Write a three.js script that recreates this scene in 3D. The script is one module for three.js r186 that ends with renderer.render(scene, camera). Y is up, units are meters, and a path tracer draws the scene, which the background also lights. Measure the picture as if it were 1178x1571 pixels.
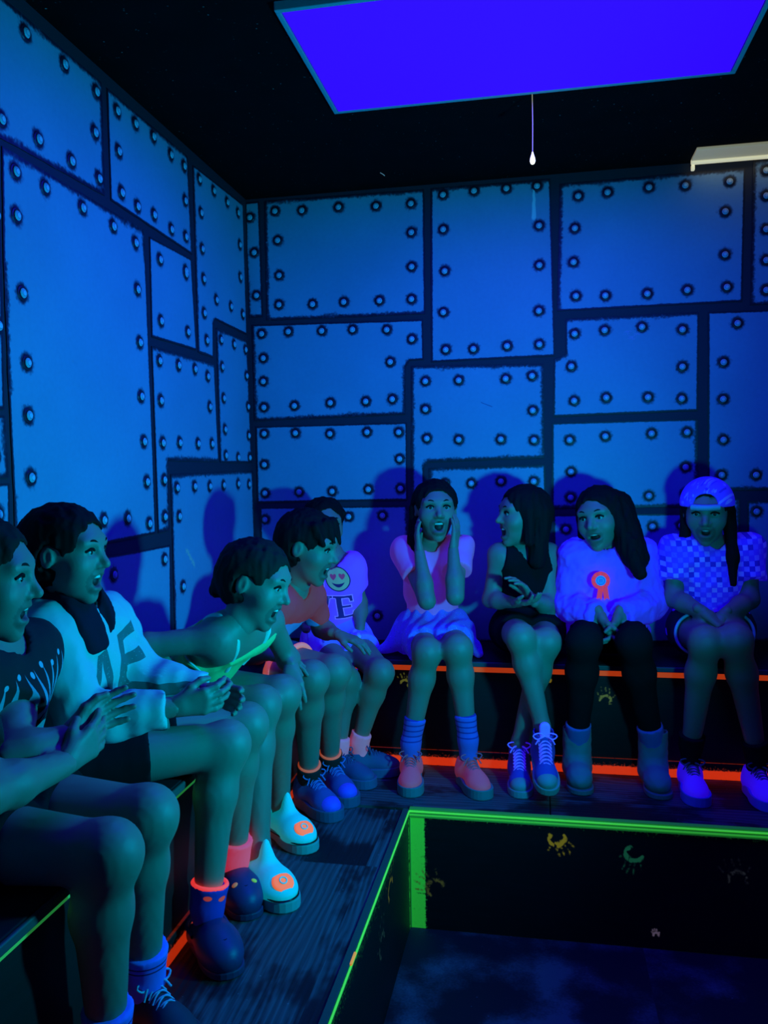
import * as THREE from 'three';
import { mergeGeometries, mergeVertices } from 'three/addons/utils/BufferGeometryUtils.js';
import { RoundedBoxGeometry } from 'three/addons/geometries/RoundedBoxGeometry.js';
import { RectAreaLightUniformsLib } from 'three/addons/lights/RectAreaLightUniformsLib.js';
import { ImprovedNoise } from 'three/addons/math/ImprovedNoise.js';

// ------------------------------------------------------------------ camera, light, exposure
const scene = new THREE.Scene();
scene.background = new THREE.Color(0x000000);
const camera = new THREE.PerspectiveCamera(64.247, 1178 / 1571, 0.05, 30);
camera.position.set(1.2722, 1.1902, 3.5182);
camera.rotation.set(-0.0554, 0.1887, -0.0174, 'YXZ');
const renderer = new THREE.WebGLRenderer({ antialias: true });
renderer.toneMapping = THREE.LinearToneMapping;
renderer.toneMappingExposure = 1.0;
renderer.shadowMap.enabled = true;
RectAreaLightUniformsLib.init();

const ROOM = 3.9, H = 2.385;                     // square room, ceiling height
const BENCH = 0.427, BZ = 0.365, BX = 0.401;     // seat height, seat fronts (back bench, left bench)
const PX = 0.821, PZ = 0.789, PD = 0.419;        // pit edges and depth
// ceiling black-light panel
const uvPanel = new THREE.RectAreaLight(new THREE.Color().setRGB(0.012, 0.0, 1.0), 15.5, 1.2, 0.59);
uvPanel.position.set(1.238, H - 0.032, 1.136);
uvPanel.lookAt(1.238, 0, 1.136);
uvPanel.castShadow = true;
scene.add(uvPanel);
// low flood lamp standing in the pit
const LAMP = new THREE.Vector3(1.88, 0.85, 1.75);
const LAMP_AIM = new THREE.Vector3(0.0, 1.55, 1.02);
const flood = new THREE.SpotLight(new THREE.Color().setRGB(0.0, 0.40, 0.66), 15.2, 0, 1.48, 1, 2);
flood.position.copy(LAMP); flood.target.position.copy(LAMP_AIM);
flood.castShadow = true; flood.shadow.radius = 3.0;
scene.add(flood, flood.target);

// ------------------------------------------------------------------ helpers
let seed = 7;
function rnd() { seed = (seed * 1664525 + 1013904223) >>> 0; return seed / 4294967296; }
function gauss() { return (rnd() + rnd() + rnd() + rnd() - 2) * 0.87; }
const noise = new ImprovedNoise();
const N3 = (x, y, z) => noise.noise(x, y, z);
const V = (x, y, z) => new THREE.Vector3(x, y, z);
const used = {};
function numbered(n) { const k = used[n] = (used[n] ?? -1) + 1; return k ? n + '_' + String(k).padStart(3, '0') : n; }
const lin = (r, g, b) => new THREE.Color().setRGB(r, g, b);
function mat(c, rough = 0.8, extra = {}) {
  return new THREE.MeshStandardMaterial({ color: Array.isArray(c) ? lin(...c) : c, roughness: rough, metalness: 0, ...extra });
}
function dull(c, rough = 0.9, extra = {}) {                  // matt black stuff: hardly any sheen
  return new THREE.MeshPhysicalMaterial({ color: Array.isArray(c) ? lin(...c) : c, roughness: rough, metalness: 0, specularIntensity: 0.12, ...extra });
}
function glowMat(c, e, rough = 0.8, extra = {}) {            // fluorescent dye or paint under black light; self-glow for the cord and bead
  return mat(c, rough, { emissive: lin(...e), emissiveIntensity: 1, ...extra });
}
function mesh(name, geo, m, parent) {
  const o = new THREE.Mesh(geo, m); o.name = name; o.castShadow = o.receiveShadow = true;
  if (parent) parent.add(o); return o;
}
function thing(name, label, category, pos = [0, 0, 0], group) {
  const g = new THREE.Group(); g.name = numbered(name); g.position.set(...pos);
  g.userData = { label, category }; if (group) g.userData.group = group;
  scene.add(g); return g;
}
function struct(name, geo, m, label) {
  const o = mesh(name, geo, m, scene);
  o.userData = { kind: 'structure', label, category: name.split('_')[0] };
  return o;
}
function box(w, h, d, x, y, z) { return new THREE.BoxGeometry(w, h, d).translate(x, y, z); }
function rbox(w, h, d, x, y, z, r = 0.004) { return new RoundedBoxGeometry(w, h, d, 2, r).translate(x, y, z); }
function planarUV(geo, fn) {
  const p = geo.attributes.position, u = new Float32Array(p.count * 2);
  for (let i = 0; i < p.count; i++) { const q = fn(p.getX(i), p.getY(i), p.getZ(i)); u[2 * i] = q[0]; u[2 * i + 1] = q[1]; }
  geo.setAttribute('uv', new THREE.BufferAttribute(u, 2)); return geo;
}
function bake(geo) { const g = geo.index ? geo.toNonIndexed() : geo; for (const k of Object.keys(g.attributes)) if (!['position', 'normal', 'uv'].includes(k)) g.deleteAttribute(k); return g; }
function join(list) { return mergeGeometries(list.map(bake)); }
function tube(pts, r, seg = 24, rad = 6) { return new THREE.TubeGeometry(new THREE.CatmullRomCurve3(pts), seg, r, rad, false); }
// a raster texture that is computed pixel by pixel, colours in sRGB bytes
class Raster {
  constructor(w, h, c) {
    this.w = w; this.h = h; this.d = new Uint8Array(w * h * 4);
    for (let i = 0; i < w * h; i++) { this.d[4 * i] = c[0]; this.d[4 * i + 1] = c[1]; this.d[4 * i + 2] = c[2]; this.d[4 * i + 3] = 255; }
  }
  px(x, y, c, a) {
    if (x < 0 || y < 0 || x >= this.w || y >= this.h) return;
    const i = 4 * ((y | 0) * this.w + (x | 0));
    for (let k = 0; k < 3; k++) this.d[i + k] += (c[k] - this.d[i + k]) * a;
  }
  dot(x, y, r, c, a) {
    for (let j = Math.floor(y - r); j <= y + r; j++) for (let i = Math.floor(x - r); i <= x + r; i++) {
      const q = ((i - x) ** 2 + (j - y) ** 2) / (r * r + 0.01); if (q < 1) this.px(i, j, c, a * (1 - q * q));
    }
  }
  each(fn) { for (let y = 0; y < this.h; y++) for (let x = 0; x < this.w; x++) { const i = 4 * (y * this.w + x), s = fn(x, y); for (let k = 0; k < 3; k++) this.d[i + k] = Math.max(0, Math.min(255, this.d[i + k] * s)); } }
  tex(srgb = true) {
    const t = new THREE.DataTexture(this.d, this.w, this.h, THREE.RGBAFormat);
    if (srgb) t.colorSpace = THREE.SRGBColorSpace;
    t.magFilter = THREE.LinearFilter; t.minFilter = THREE.LinearFilter; t.wrapS = t.wrapT = THREE.RepeatWrapping; t.needsUpdate = true; return t;
  }
}
function fbm(x, y, z = 0, o = 4) { let s = 0, a = 0.5, f = 1; for (let i = 0; i < o; i++) { s += a * N3(x * f, y * f, z + i * 7.3); a *= 0.5; f *= 2.03; } return s; }

// ------------------------------------------------------------------ room shell
const MAT = {
  black: dull([0.012, 0.012, 0.016], 0.8),
  seam: mat([0.014, 0.014, 0.03], 0.7),
  metal: mat([0.02, 0.02, 0.022], 0.5, { metalness: 0.6 }),
};
// riveted plates, in wall metres: outline, then rivet centres
const BACK = [
  [[[-0.013,2.37],[0.062,2.371],[0.066,1.867],[-0.002,1.865]],[[0.018,2.305],[0.034,2.151],[0.04,1.962]]],
  [[[0.087,2.371],[0.798,2.365],[0.796,1.842],[0.084,1.85]],[[0.135,2.324],[0.258,2.318],[0.423,2.32],[0.589,2.312],[0.741,2.311],[0.144,2.197],[0.741,2.19],[0.147,2.044],[0.74,2.045],[0.143,1.916],[0.297,1.91],[0.438,1.912],[0.597,1.909],[0.737,1.908]]],
  [[[0.014,1.833],[0.785,1.818],[0.786,1.648],[0.725,1.647],[0.707,1.618],[0.702,1.416],[0.014,1.406]],[[0.059,1.792],[0.183,1.796],[0.336,1.792],[0.475,1.791],[0.627,1.783],[0.736,1.738],[0.064,1.684],[0.64,1.644],[0.061,1.581],[0.061,1.465],[0.203,1.468],[0.368,1.476],[0.528,1.477],[0.646,1.483]]],
  [[[0.019,1.38],[0.708,1.38],[0.705,1.043],[0.018,1.038]],[[0.059,1.348],[0.205,1.347],[0.363,1.34],[0.531,1.343],[0.672,1.339],[0.056,1.209],[0.674,1.223],[0.056,1.08],[0.216,1.084],[0.368,1.085],[0.532,1.092],[0.676,1.094]]],
  [[[0.03,1.015],[0.705,1.018],[0.71,0.416],[0.029,0.4]],[[0.441,0.972],[0.594,0.976],[0.053,0.961],[0.231,0.969],[0.563,0.53],[0.065,0.715]]],
  [[[0.827,2.366],[1.325,2.366],[1.34,1.641],[0.819,1.636]],[[0.879,2.337],[1.01,2.343],[1.145,2.342],[1.271,2.342],[0.878,2.193],[1.278,2.18],[0.882,2.018],[1.278,2.018],[0.874,1.845],[1.275,1.83],[0.882,1.686],[1.0,1.684],[1.142,1.69],[1.276,1.691]]],
  [[[0.731,1.623],[1.294,1.609],[1.294,1.216],[0.798,1.208],[0.78,1.183],[0.769,0.44],[0.715,0.439]],[[0.792,1.555],[0.936,1.554],[1.135,1.553],[1.245,1.561],[0.791,1.435],[1.247,1.416],[0.795,1.309],[0.933,1.301],[1.112,1.298],[1.251,1.291]]],
  [[[0.802,1.181],[1.296,1.187],[1.303,0.43],[0.8,0.418]],[[0.871,1.115],[0.985,1.112],[1.111,1.119],[1.249,1.117],[0.837,0.778],[1.267,0.794]]],
  [[[1.363,2.342],[2.082,2.347],[2.074,1.825],[1.351,1.825]],[[1.437,2.288],[1.554,2.294],[1.716,2.301],[1.856,2.297],[2.024,2.299],[1.423,2.159],[2.008,2.183],[1.417,2.022],[2.008,2.014],[1.426,1.883],[1.544,1.878],[1.71,1.876],[1.865,1.882],[2.016,1.885]]],
  [[[1.383,1.791],[1.91,1.791],[1.907,1.396],[1.331,1.388],[1.335,1.624],[1.384,1.647]],[[1.42,1.728],[1.541,1.737],[1.689,1.743],[1.847,1.725],[1.406,1.594],[1.847,1.575],[1.417,1.451],[1.547,1.46],[1.713,1.456],[1.845,1.446]]],
  [[[1.326,1.361],[1.907,1.362],[1.908,1.004],[1.324,1.002]],[[1.398,1.288],[1.543,1.3],[1.727,1.307],[1.866,1.309],[1.403,1.155],[1.861,1.167],[1.401,1.047],[1.717,1.051],[1.861,1.059]]],
  [[[1.33,0.974],[1.904,0.976],[1.911,0.444],[1.33,0.431]],[[1.731,0.924],[1.381,0.913],[1.845,0.928]]],
  [[[1.944,1.789],[2.485,1.782],[2.495,1.076],[1.947,1.068]],[[2.057,1.74],[2.005,1.587],[2.004,1.439],[2.006,1.275],[2.0,1.133],[2.131,1.131],[2.223,1.739],[2.318,1.131]]],
  [[[2.111,2.375],[2.477,2.376],[2.485,1.81],[2.104,1.809]],[[2.16,2.331],[2.161,2.233],[2.162,2.103],[2.163,1.982],[2.164,1.865],[2.261,2.335]]],
  [[[1.949,1.035],[2.069,1.036],[2.078,0.448],[1.951,0.445]],[[1.979,0.997]]],
  [[[2.099,1.025],[2.496,1.032],[2.509,0.458],[2.103,0.449]],[[2.134,0.983]]]];
const LEFT = [
  [[[1.927,2.34],[1.225,2.345],[1.229,2.013],[1.949,1.991]],[[1.594,2.302],[1.422,2.305],[1.258,2.303],[1.274,2.18],[1.26,2.053],[1.405,2.052],[1.557,2.053],[1.707,2.043],[1.792,2.291]]],
  [[[1.193,2.343],[0.619,2.348],[0.605,1.995],[1.194,2.011]],[[1.138,2.298],[1.022,2.306],[0.897,2.314],[0.764,2.302],[0.655,2.301],[1.137,2.177],[1.127,2.055],[1.026,2.044],[0.91,2.051],[0.779,2.039],[0.654,2.177],[0.658,2.046]]],
  [[[0.574,2.334],[0.045,2.35],[0.041,1.785],[0.397,1.791],[0.422,1.77],[0.431,1.635],[0.575,1.638]],[[0.518,2.3],[0.378,2.302],[0.234,2.301],[0.11,2.295],[0.511,2.176],[0.51,2.04],[0.099,2.162],[0.504,1.927],[0.102,2.023],[0.382,1.871],[0.224,1.874],[0.084,1.866],[0.509,1.796],[0.491,1.694]]],
  [[[1.707,1.98],[0.988,1.979],[0.982,1.882],[0.973,1.228],[0.974,0.98],[1.336,0.976],[1.723,0.978],[1.718,1.136],[1.721,1.384],[1.72,1.704]],[[1.659,1.936],[1.535,1.937],[1.357,1.939],[1.187,1.935],[1.048,1.922],[1.662,1.828],[1.652,1.64],[1.045,1.775],[1.644,1.468],[1.042,1.606],[1.647,1.335],[1.044,1.432],[1.648,1.178],[1.036,1.286],[1.025,1.154],[1.018,1.016],[1.304,1.046],[1.16,1.042],[1.494,1.04]]],
  [[[0.947,1.969],[0.616,1.976],[0.591,1.642],[0.954,1.637]],[[0.876,1.911],[0.669,1.92],[0.668,1.909],[0.884,1.702],[0.666,1.699]]],
  [[[0.957,1.607],[0.422,1.611],[0.405,1.222],[0.864,1.226],[0.868,0.982],[0.954,0.979]],[[0.905,1.564],[0.754,1.567],[0.612,1.569],[0.492,1.554],[0.904,1.429],[0.481,1.437],[0.9,1.285],[0.765,1.289],[0.604,1.29],[0.47,1.292],[0.898,1.158],[0.903,1.031]]],
  [[[0.388,1.758],[0.04,1.759],[0.019,1.219],[0.387,1.219]],[[0.345,1.718],[0.2,1.72],[0.065,1.716],[0.341,1.609],[0.06,1.602],[0.334,1.482],[0.051,1.467],[0.329,1.355],[0.052,1.339],[0.328,1.248],[0.187,1.24],[0.048,1.241]]],
  [[[0.845,1.177],[0.013,1.182],[0.007,0.401],[0.853,0.397]],[[0.799,1.128],[0.648,1.129],[0.504,1.125],[0.361,1.126],[0.196,1.128],[0.063,1.123],[0.788,1.025],[0.775,0.77],[0.734,0.522]]],
  [[[1.721,0.943],[0.867,0.93],[0.895,0.386],[1.745,0.36]],[[0.915,0.885],[1.257,0.877],[1.628,0.888]]],
  [[[1.967,1.956],[1.721,1.973],[1.741,1.345],[1.993,1.326]],[[1.742,1.806],[1.752,1.543]]],
  [[[1.994,1.312],[1.74,1.329],[1.735,1.179],[1.999,1.177]],[[1.785,1.231]]],
  [[[2.0,1.166],[1.734,1.165],[1.769,0.37],[2.041,0.4]],[[1.782,1.092]]]];
function paintPlates(plates, sharp) {
  const S = 2048, M = S / 2.56, r = new Raster(S, S, [122, 152, 178]);
  r.each((x, y) => 1 + 0.07 * fbm(x / 260, y / 260, 3) + 0.03 * fbm(x / 12, y / 12, 9, 2));
  const dark = [12, 14, 34];
  for (const [poly, riv] of plates) {
    for (let i = 0; i < poly.length; i++) {            // airbrush overspray along the plate edges
      const a = poly[i], b = poly[(i + 1) % poly.length], L = Math.hypot(b[0] - a[0], b[1] - a[1]);
      const fuzz = rnd() < 0.5 ? 0.0025 : 0.0085;
      for (let n = 0; n < L * 5200; n++) {
        const t = rnd(), w = fuzz * (0.7 + 0.9 * Math.abs(N3(t * L * 9, i * 3.1, poly[0][0] * 5)));
        const x = a[0] + (b[0] - a[0]) * t + gauss() * w * 1.5, y = a[1] + (b[1] - a[1]) * t + gauss() * w * 1.5;
        r.dot(x * M, y * M, 1.6 + rnd() * 4.2, dark, 0.16);
      }
    }
    for (const [x, y] of riv) {                         // sprayed ring round each rivet
      for (let n = 0; n < 900; n++) {
        const a = rnd() * 6.283, q = 0.012 + Math.abs(gauss()) * 0.0135;
        r.dot((x + Math.cos(a) * q) * M, (y + Math.sin(a) * q) * M, 1.8 + rnd() * 3.4, dark, 0.095);
      }
    }
    for (let n = 0; n < 5; n++) {                       // light scuffs
      const x = poly[0][0] + (poly[2][0] - poly[0][0]) * rnd(), y = poly[0][1] + (poly[2][1] - poly[0][1]) * rnd(), a = rnd() * 6.28;
      for (let k = 0; k < 30; k++) r.dot((x + Math.cos(a) * k * 0.001) * M, (y + Math.sin(a) * k * 0.001) * M, 1, [150, 172, 190], 0.16);
    }
  }
  return { r, M };
}
const rivetGeo = (() => {                               // dark washer and pale domed head turned in one profile
  const prof = [[0.0205, 0], [0.019, 0.0014], [0.0155, 0.0022], [0.0135, 0.002], [0.0125, 0.004], [0.0105, 0.0064], [0.0065, 0.0082], [0, 0.009]];
  const g = new THREE.LatheGeometry(prof.map(p => new THREE.Vector2(p[0], p[1])), 16).rotateX(Math.PI / 2).toNonIndexed();
  const p = g.attributes.position, c = new Float32Array(p.count * 3);
  for (let t = 0; t < p.count; t += 3) {
    let rr = 0; for (let k = 0; k < 3; k++) rr += Math.hypot(p.getX(t + k), p.getY(t + k)) / 3;
    const v = rr > 0.0125 ? [0.006, 0.007, 0.022] : rr > 0.0085 ? [0.42, 0.52, 0.62] : rr > 0.0045 ? [0.16, 0.2, 0.3] : [0.5, 0.6, 0.7];
    for (let k = 0; k < 3; k++) c.set(v, (t + k) * 3);
  }
  g.setAttribute('color', new THREE.BufferAttribute(c, 3)); g.computeVertexNormals(); return g;
})();
const rivetMat = mat([1, 1, 1], 0.45, { vertexColors: true });
function plateWall(wall, plates, m, toWorld) {
  for (const [poly, riv] of plates) {
    const pts = [];                                     // slightly uneven outline
    for (let i = 0; i < poly.length; i++) {
      const a = poly[i], b = poly[(i + 1) % poly.length], L = Math.hypot(b[0] - a[0], b[1] - a[1]), n = Math.max(1, Math.round(L / 0.05));
      for (let k = 0; k < n; k++) {
        const t = k / n, w = k ? 0.0028 * N3((a[0] + t * L) * 17, (a[1] + t * L) * 13, i * 4.7) : 0;
        pts.push(new THREE.Vector2(a[0] + (b[0] - a[0]) * t - (b[1] - a[1]) / L * w, a[1] + (b[1] - a[1]) * t + (b[0] - a[0]) / L * w));
      }
    }
    if (THREE.ShapeUtils.isClockWise(pts)) pts.reverse();
    const g = new THREE.ExtrudeGeometry(new THREE.Shape(pts), { depth: 0.003, bevelEnabled: false });
    planarUV(g, (x, y) => [x / 2.56, y / 2.56]);
    const p = mesh('metal_plate', toWorld(g), m, wall);
    for (const [x, y] of riv) {
      const o = mesh('rivet', rivetGeo, rivetMat, p);
      const q = toWorld.at(x, y); o.position.copy(q); o.rotation.y = toWorld.turn;
    }
  }
}
const backPaint = paintPlates(BACK), leftPaint = paintPlates(LEFT);
// bead reflection painted as a pale streak, chips and scrawls that the walls show
{
  const { r, M } = backPaint;
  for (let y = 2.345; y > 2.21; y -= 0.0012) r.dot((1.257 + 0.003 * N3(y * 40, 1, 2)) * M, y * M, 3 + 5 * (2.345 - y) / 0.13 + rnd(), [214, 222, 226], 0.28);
  for (const [x, y, n] of [[1.648, 1.70, 9], [1.63, 1.725, 5], [1.67, 1.715, 5]]) for (let k = 0; k < n * 4; k++) r.dot((x + gauss() * 0.012) * M, (y + gauss() * 0.012) * M, 1.6, [200, 150, 205], 0.6);
  for (let k = 0; k < 40; k++) r.dot((1.03 + k * 0.0012) * M, (1.455 - k * 0.0005 + 0.002 * rnd()) * M, 1.4, [40, 60, 110], 0.5);
}
{
  const { r, M } = leftPaint;
  for (let k = 0; k < 190; k++) { const t = rnd(); r.dot((0.735 - t * 0.07 + gauss() * 0.008) * M, (0.90 - t * 0.07 + gauss() * 0.01) * M, 2.2, [225, 190, 170], 0.7); }
}
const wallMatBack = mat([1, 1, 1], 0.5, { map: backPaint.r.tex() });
const wallMatLeft = mat([1, 1, 1], 0.5, { map: leftPaint.r.tex() });
const wallBack = struct('wall_back', box(ROOM + 0.2, H + 0.7, 0.1, ROOM / 2, H / 2 - 0.25, -0.05), MAT.seam, 'back wall of riveted steel plates with black seams above the bench');
const wallLeft = struct('wall_left', box(0.1, H + 0.7, ROOM + 0.2, -0.05, H / 2 - 0.25, ROOM / 2), MAT.seam, 'left wall of riveted steel plates with black seams');
const onBack = g => g; onBack.at = (x, y) => V(x, y, 0.003); onBack.turn = 0;
const onLeft = g => {                                   // outline drawn in (z, y); turn it on to the left wall
  const p = g.attributes.position; for (let i = 0; i < p.count; i++) { const z = p.getX(i), y = p.getY(i), d = p.getZ(i); p.setXYZ(i, d, y, z); }
  const ix = g.index, n = p.count;
  if (ix) { for (let i = 0; i < ix.count; i += 3) { const a = ix.getX(i); ix.setX(i, ix.getX(i + 1)); ix.setX(i + 1, a); } }
  else for (const at of Object.values(g.attributes)) for (let i = 0; i < n; i += 3) for (let k = 0; k < at.itemSize; k++) { const A = at.array, s = at.itemSize, t = A[i * s + k]; A[i * s + k] = A[(i + 1) * s + k]; A[(i + 1) * s + k] = t; }
  g.computeVertexNormals(); return g;
};
onLeft.at = (z, y) => V(0.003, y, z); onLeft.turn = Math.PI / 2;
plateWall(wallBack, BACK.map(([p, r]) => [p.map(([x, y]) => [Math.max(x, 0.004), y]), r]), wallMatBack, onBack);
plateWall(wallLeft, LEFT, wallMatLeft, onLeft);
// the plating goes on past the edges of the view
function morePlates(a0, a1) {
  const out = [], rows = [[0.43, 1.01], [1.04, 1.78], [1.81, 2.37]];
  rows.forEach(([y0, y1], r) => {
    let a = a0;
    while (a < a1 - 0.05) {
      const b = Math.min(a1, a + [0.62, 0.48, 0.71][(r + out.length) % 3]), e = a1 - b < 0.2 ? a1 : b, riv = [];
      for (const x of [a + 0.05, (a + e) / 2, e - 0.05]) riv.push([x, y0 + 0.05], [x, y1 - 0.05]);
      for (const x of [a + 0.05, e - 0.05]) riv.push([x, (y0 + y1) / 2]);
      out.push([[[a, y0], [e, y0], [e, y1], [a, y1]], riv]); a = e + 0.028;
    }
  });
  return out;
}
const farPlate = mat(new THREE.Color('#7a98b2'), 0.5);
plateWall(wallBack, morePlates(2.53, 3.88), farPlate, onBack);
plateWall(wallLeft, morePlates(2.07, 3.88), farPlate, onLeft);
const plainWall = mat([0.16, 0.25, 0.34], 0.7);
struct('wall_right', box(0.1, H + 0.7, ROOM + 0.2, ROOM + 0.05, H / 2 - 0.25, ROOM / 2), plainWall, 'plain grey wall on the far right of the room');
struct('wall_front', box(ROOM + 0.2, H + 0.7, 0.1, ROOM / 2, H / 2 - 0.25, ROOM + 0.05), plainWall, 'plain grey wall behind the viewer');
{
  const r = new Raster(1024, 1024, [9, 9, 12]);
  r.each((x, y) => 1 + 0.5 * fbm(x / 60, y / 60, 5));
  for (let n = 0; n < 1500; n++) { const x = rnd() * 1024, y = rnd() * 1024; r.dot(x, y, 0.7 + rnd() * 0.6, [215, 220, 225], 0.15 + 0.75 * rnd() * rnd()); }
  const g = planarUV(box(ROOM + 0.2, 0.1, ROOM + 0.2, ROOM / 2, H + 0.05, ROOM / 2), (x, y, z) => [x / 2, z / 2]);
  struct('ceiling', g, dull([1, 1, 1], 0.95, { map: r.tex() }), 'black speckled ceiling');
}
// black painted plywood with raised grain
function plywood(base, worn, s) {
  const W = 1024, r = new Raster(W, W, [0, 0, 0]), b = new Raster(W, W, [0, 0, 0]);
  for (let y = 0; y < W; y++) for (let x = 0; x < W; x++) {
    const wx = x / W * 1.2, wy = y / W * 1.2;
    const warp = fbm(wx * 1.6 + s, wy * 5, 2, 3) * 0.06;
    const gr = Math.sin((wy + warp) * 300 + 3 * fbm(wx * 3, wy * 40, s)) * 0.5 + 0.5, fine = N3(wx * 7, wy * 260, s) * 0.5 + 0.5;
    const g = Math.max(0, Math.min(1, 0.5 * gr + 0.7 * fine - 0.1));
    let p = fbm(wx * 3.2 + 5 * s, wy * 4.2, 4, 5) * 4.4 + 0.55 + 0.35 * (g - 0.5); p = Math.max(0, Math.min(1, p)); p = p * p * (3 - 2 * p);
    const k = 4 * (y * W + x), v = 0.55 + 0.45 * g;
    for (let c = 0; c < 3; c++) { r.d[k + c] = (base[c] + (worn[c] - base[c]) * p) * v; b.d[k + c] = 255 * g; }
  }
  for (let n = 0; n < 120; n++) r.dot(rnd() * W, rnd() * W, 1 + rnd() * 1.5, [150, 160, 160], 0.5);
  return [r.tex(), b.tex(false)];
}
const [plyMap, plyBump] = plywood([13, 13, 16], [92, 102, 104], 1.3);
const plyMat = mat([1, 1, 1], 0.68, { map: plyMap, bumpMap: plyBump, bumpScale: 0.0012 });
const T1 = 0.03;
const flo = struct('floor', box(ROOM, 0.06, ROOM, ROOM / 2, -PD - 0.03, ROOM / 2), null, 'scuffed dark floor at the bottom of the sunken pit');
{
  const r = new Raster(1024, 1024, [18, 20, 26]);
  for (let y = 0; y < 1024; y++) for (let x = 0; x < 1024; x++) {
    let p = fbm(x / 150, y / 150, 11, 6) * 3 + 0.25 + 0.25 * N3(x / 5, y / 5, 2); p = Math.max(0, Math.min(1, p));
    const k = 4 * (y * 1024 + x), c0 = [20, 22, 27], c1 = [92, 96, 100]; for (let c = 0; c < 3; c++) r.d[k + c] = c0[c] + (c1[c] - c0[c]) * p;
  }
  for (let n = 0; n < 90; n++) r.dot(rnd() * 1024, rnd() * 1024, 1 + rnd(), [160, 165, 170], 0.5);
  flo.material = mat([1, 1, 1], 0.7, { map: r.tex() });
  planarUV(flo.geometry, (x, y, z) => [x / 1.6, z / 1.6]);
}
const FARX = ROOM - PX, FARZ = ROOM - PZ;               // the pit is centred in the room
function deck(x0, x1, z0, z1, along) {
  const g = rbox(x1 - x0, T1, z1 - z0, (x0 + x1) / 2, -T1 / 2, (z0 + z1) / 2, 0.003);
  planarUV(g, (x, y, z) => along === 'x' ? [x / 1.2 + 0.31, (z + y) / 1.2 + 0.48] : [z / 1.2, (x + y) / 1.2 + 0.37]);
  const o = mesh('plywood_board', g, plyMat, flo); return o;
}
deck(0, PX - 0.022, PZ + 0.0, 2.02, 'z'); deck(0, PX - 0.022, 2.023, ROOM, 'z');
deck(0, 1.30, 0, PZ - 0.022, 'x'); deck(1.303, 2.6, 0, PZ - 0.022, 'x'); deck(2.603, ROOM, 0, PZ - 0.022, 'x');
deck(FARX + 0.022, ROOM, PZ, ROOM, 'z'); deck(PX, FARX, FARZ + 0.022, ROOM, 'x');

// ---- fluorescent paint on dark board: overspray is a speckle of droplets, thinning out from the sprayed edge
function sprayBoard(w, h, base, paint, bands, prints) {     // metres; bands: [x0,y0,x1,y1, spread]
  const M = 560, W = Math.min(2048, Math.ceil(w * M)), Hh = Math.max(16, Math.ceil(h * M)), sx = W / w, sy = Hh / h;
  const c = new Raster(W, Hh, base), e = new Raster(W, Hh, [0, 0, 0]);
  c.each((x, y) => 0.8 + 0.5 * N3(x / 90, y / 5, 3) + 0.3 * fbm(x / 40, y / 40, 8));
  const put = (x, y, r, col, a) => { c.dot(x * sx, y * sy, r, col, a); e.dot(x * sx, y * sy, r, col, a); };
  for (const [x0, y0, x1, y1, spread, dens = 1, col = paint] of bands) {
    const A = Math.max((x1 - x0) * (y1 - y0), 0.002);
    for (let n = 0; n < A * 260000 * dens; n++) { const x = x0 + (x1 - x0) * rnd(), y = y0 + (y1 - y0) * rnd(); if (N3(x * 14, y * 60, 3) > -0.62) put(x, y, 1.5 + rnd() * 1.5, col, 0.55); }
    for (let n = 0; n < ((x1 - x0) + (y1 - y0)) * 9000 * dens; n++) {
      const x = x0 + (x1 - x0) * rnd(), y = y0 + (y1 - y0) * rnd(); put(x + gauss() * spread * 1.4, y + gauss() * spread * 1.4, 0.7 + rnd(), col, 0.35);
    }
  }
  if (prints) prints(put);
  return { map: c.tex(), emissiveMap: e.tex() };
}
// a hand pressed in wet paint: broken outlines of palm heel and fingers
function handPrint(put, x, y, s, turn, col, a, solid) {
  const R = (u, v) => [x + (u * Math.cos(turn) - v * Math.sin(turn)) * s, y + (u * Math.sin(turn) + v * Math.cos(turn)) * s];
  const wob = (u, v) => [u + 0.09 * N3(u * 3, v * 3, x * 7), v + 0.09 * N3(u * 3 + 9, v * 3, y * 7)];
  const blob = (u, v, r, n, al) => { for (let k = 0; k < n; k++) { const p = wob(u + gauss() * r, v + gauss() * r), q = R(...p); if (N3(p[0] * 6, p[1] * 6, x * 11) > -0.25) put(q[0], q[1], 0.8 + rnd() * 1.5, col, al); } };
  for (let k = 0; k < 70; k++) { const t = -0.9 + 4.1 * k / 70, w = 0.05 + 0.06 * Math.abs(Math.sin(t)); blob(0.42 * Math.cos(t), -0.05 + 0.36 * Math.sin(t), w, solid ? 34 : 6, a); }
  [[-0.42, 0.4, -0.52, 0.75], [-0.16, 0.52, -0.2, 0.98], [0.1, 0.5, 0.14, 1.04], [0.34, 0.42, 0.42, 0.88], [0.5, 0.05, 0.8, 0.34]].forEach(f => {
    for (let k = 0; k < 20; k++) { const t = k / 20; if (N3(t * 6, f[0] * 9, x * 3) > -0.05) blob(f[0] + (f[2] - f[0]) * t, f[1] + (f[3] - f[1]) * t, 0.05, 4, a * 0.45); }
  });
}
const GREEN = [60, 235, 70], ORANGE = [255, 62, 20];
const BOARD = [14, 14, 18];
function paintMat(t, k, rough = 0.6) { return mat([1, 1, 1], rough, { map: t.map, emissive: lin(1, 1, 1), emissiveMap: t.emissiveMap, emissiveIntensity: k }); }
function faceUV(g, u0, v0, w, h, axis) { return planarUV(g, (x, y, z) => [((axis === 'x' ? x : z) - u0) / w, (y - v0) / h]); }
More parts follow.
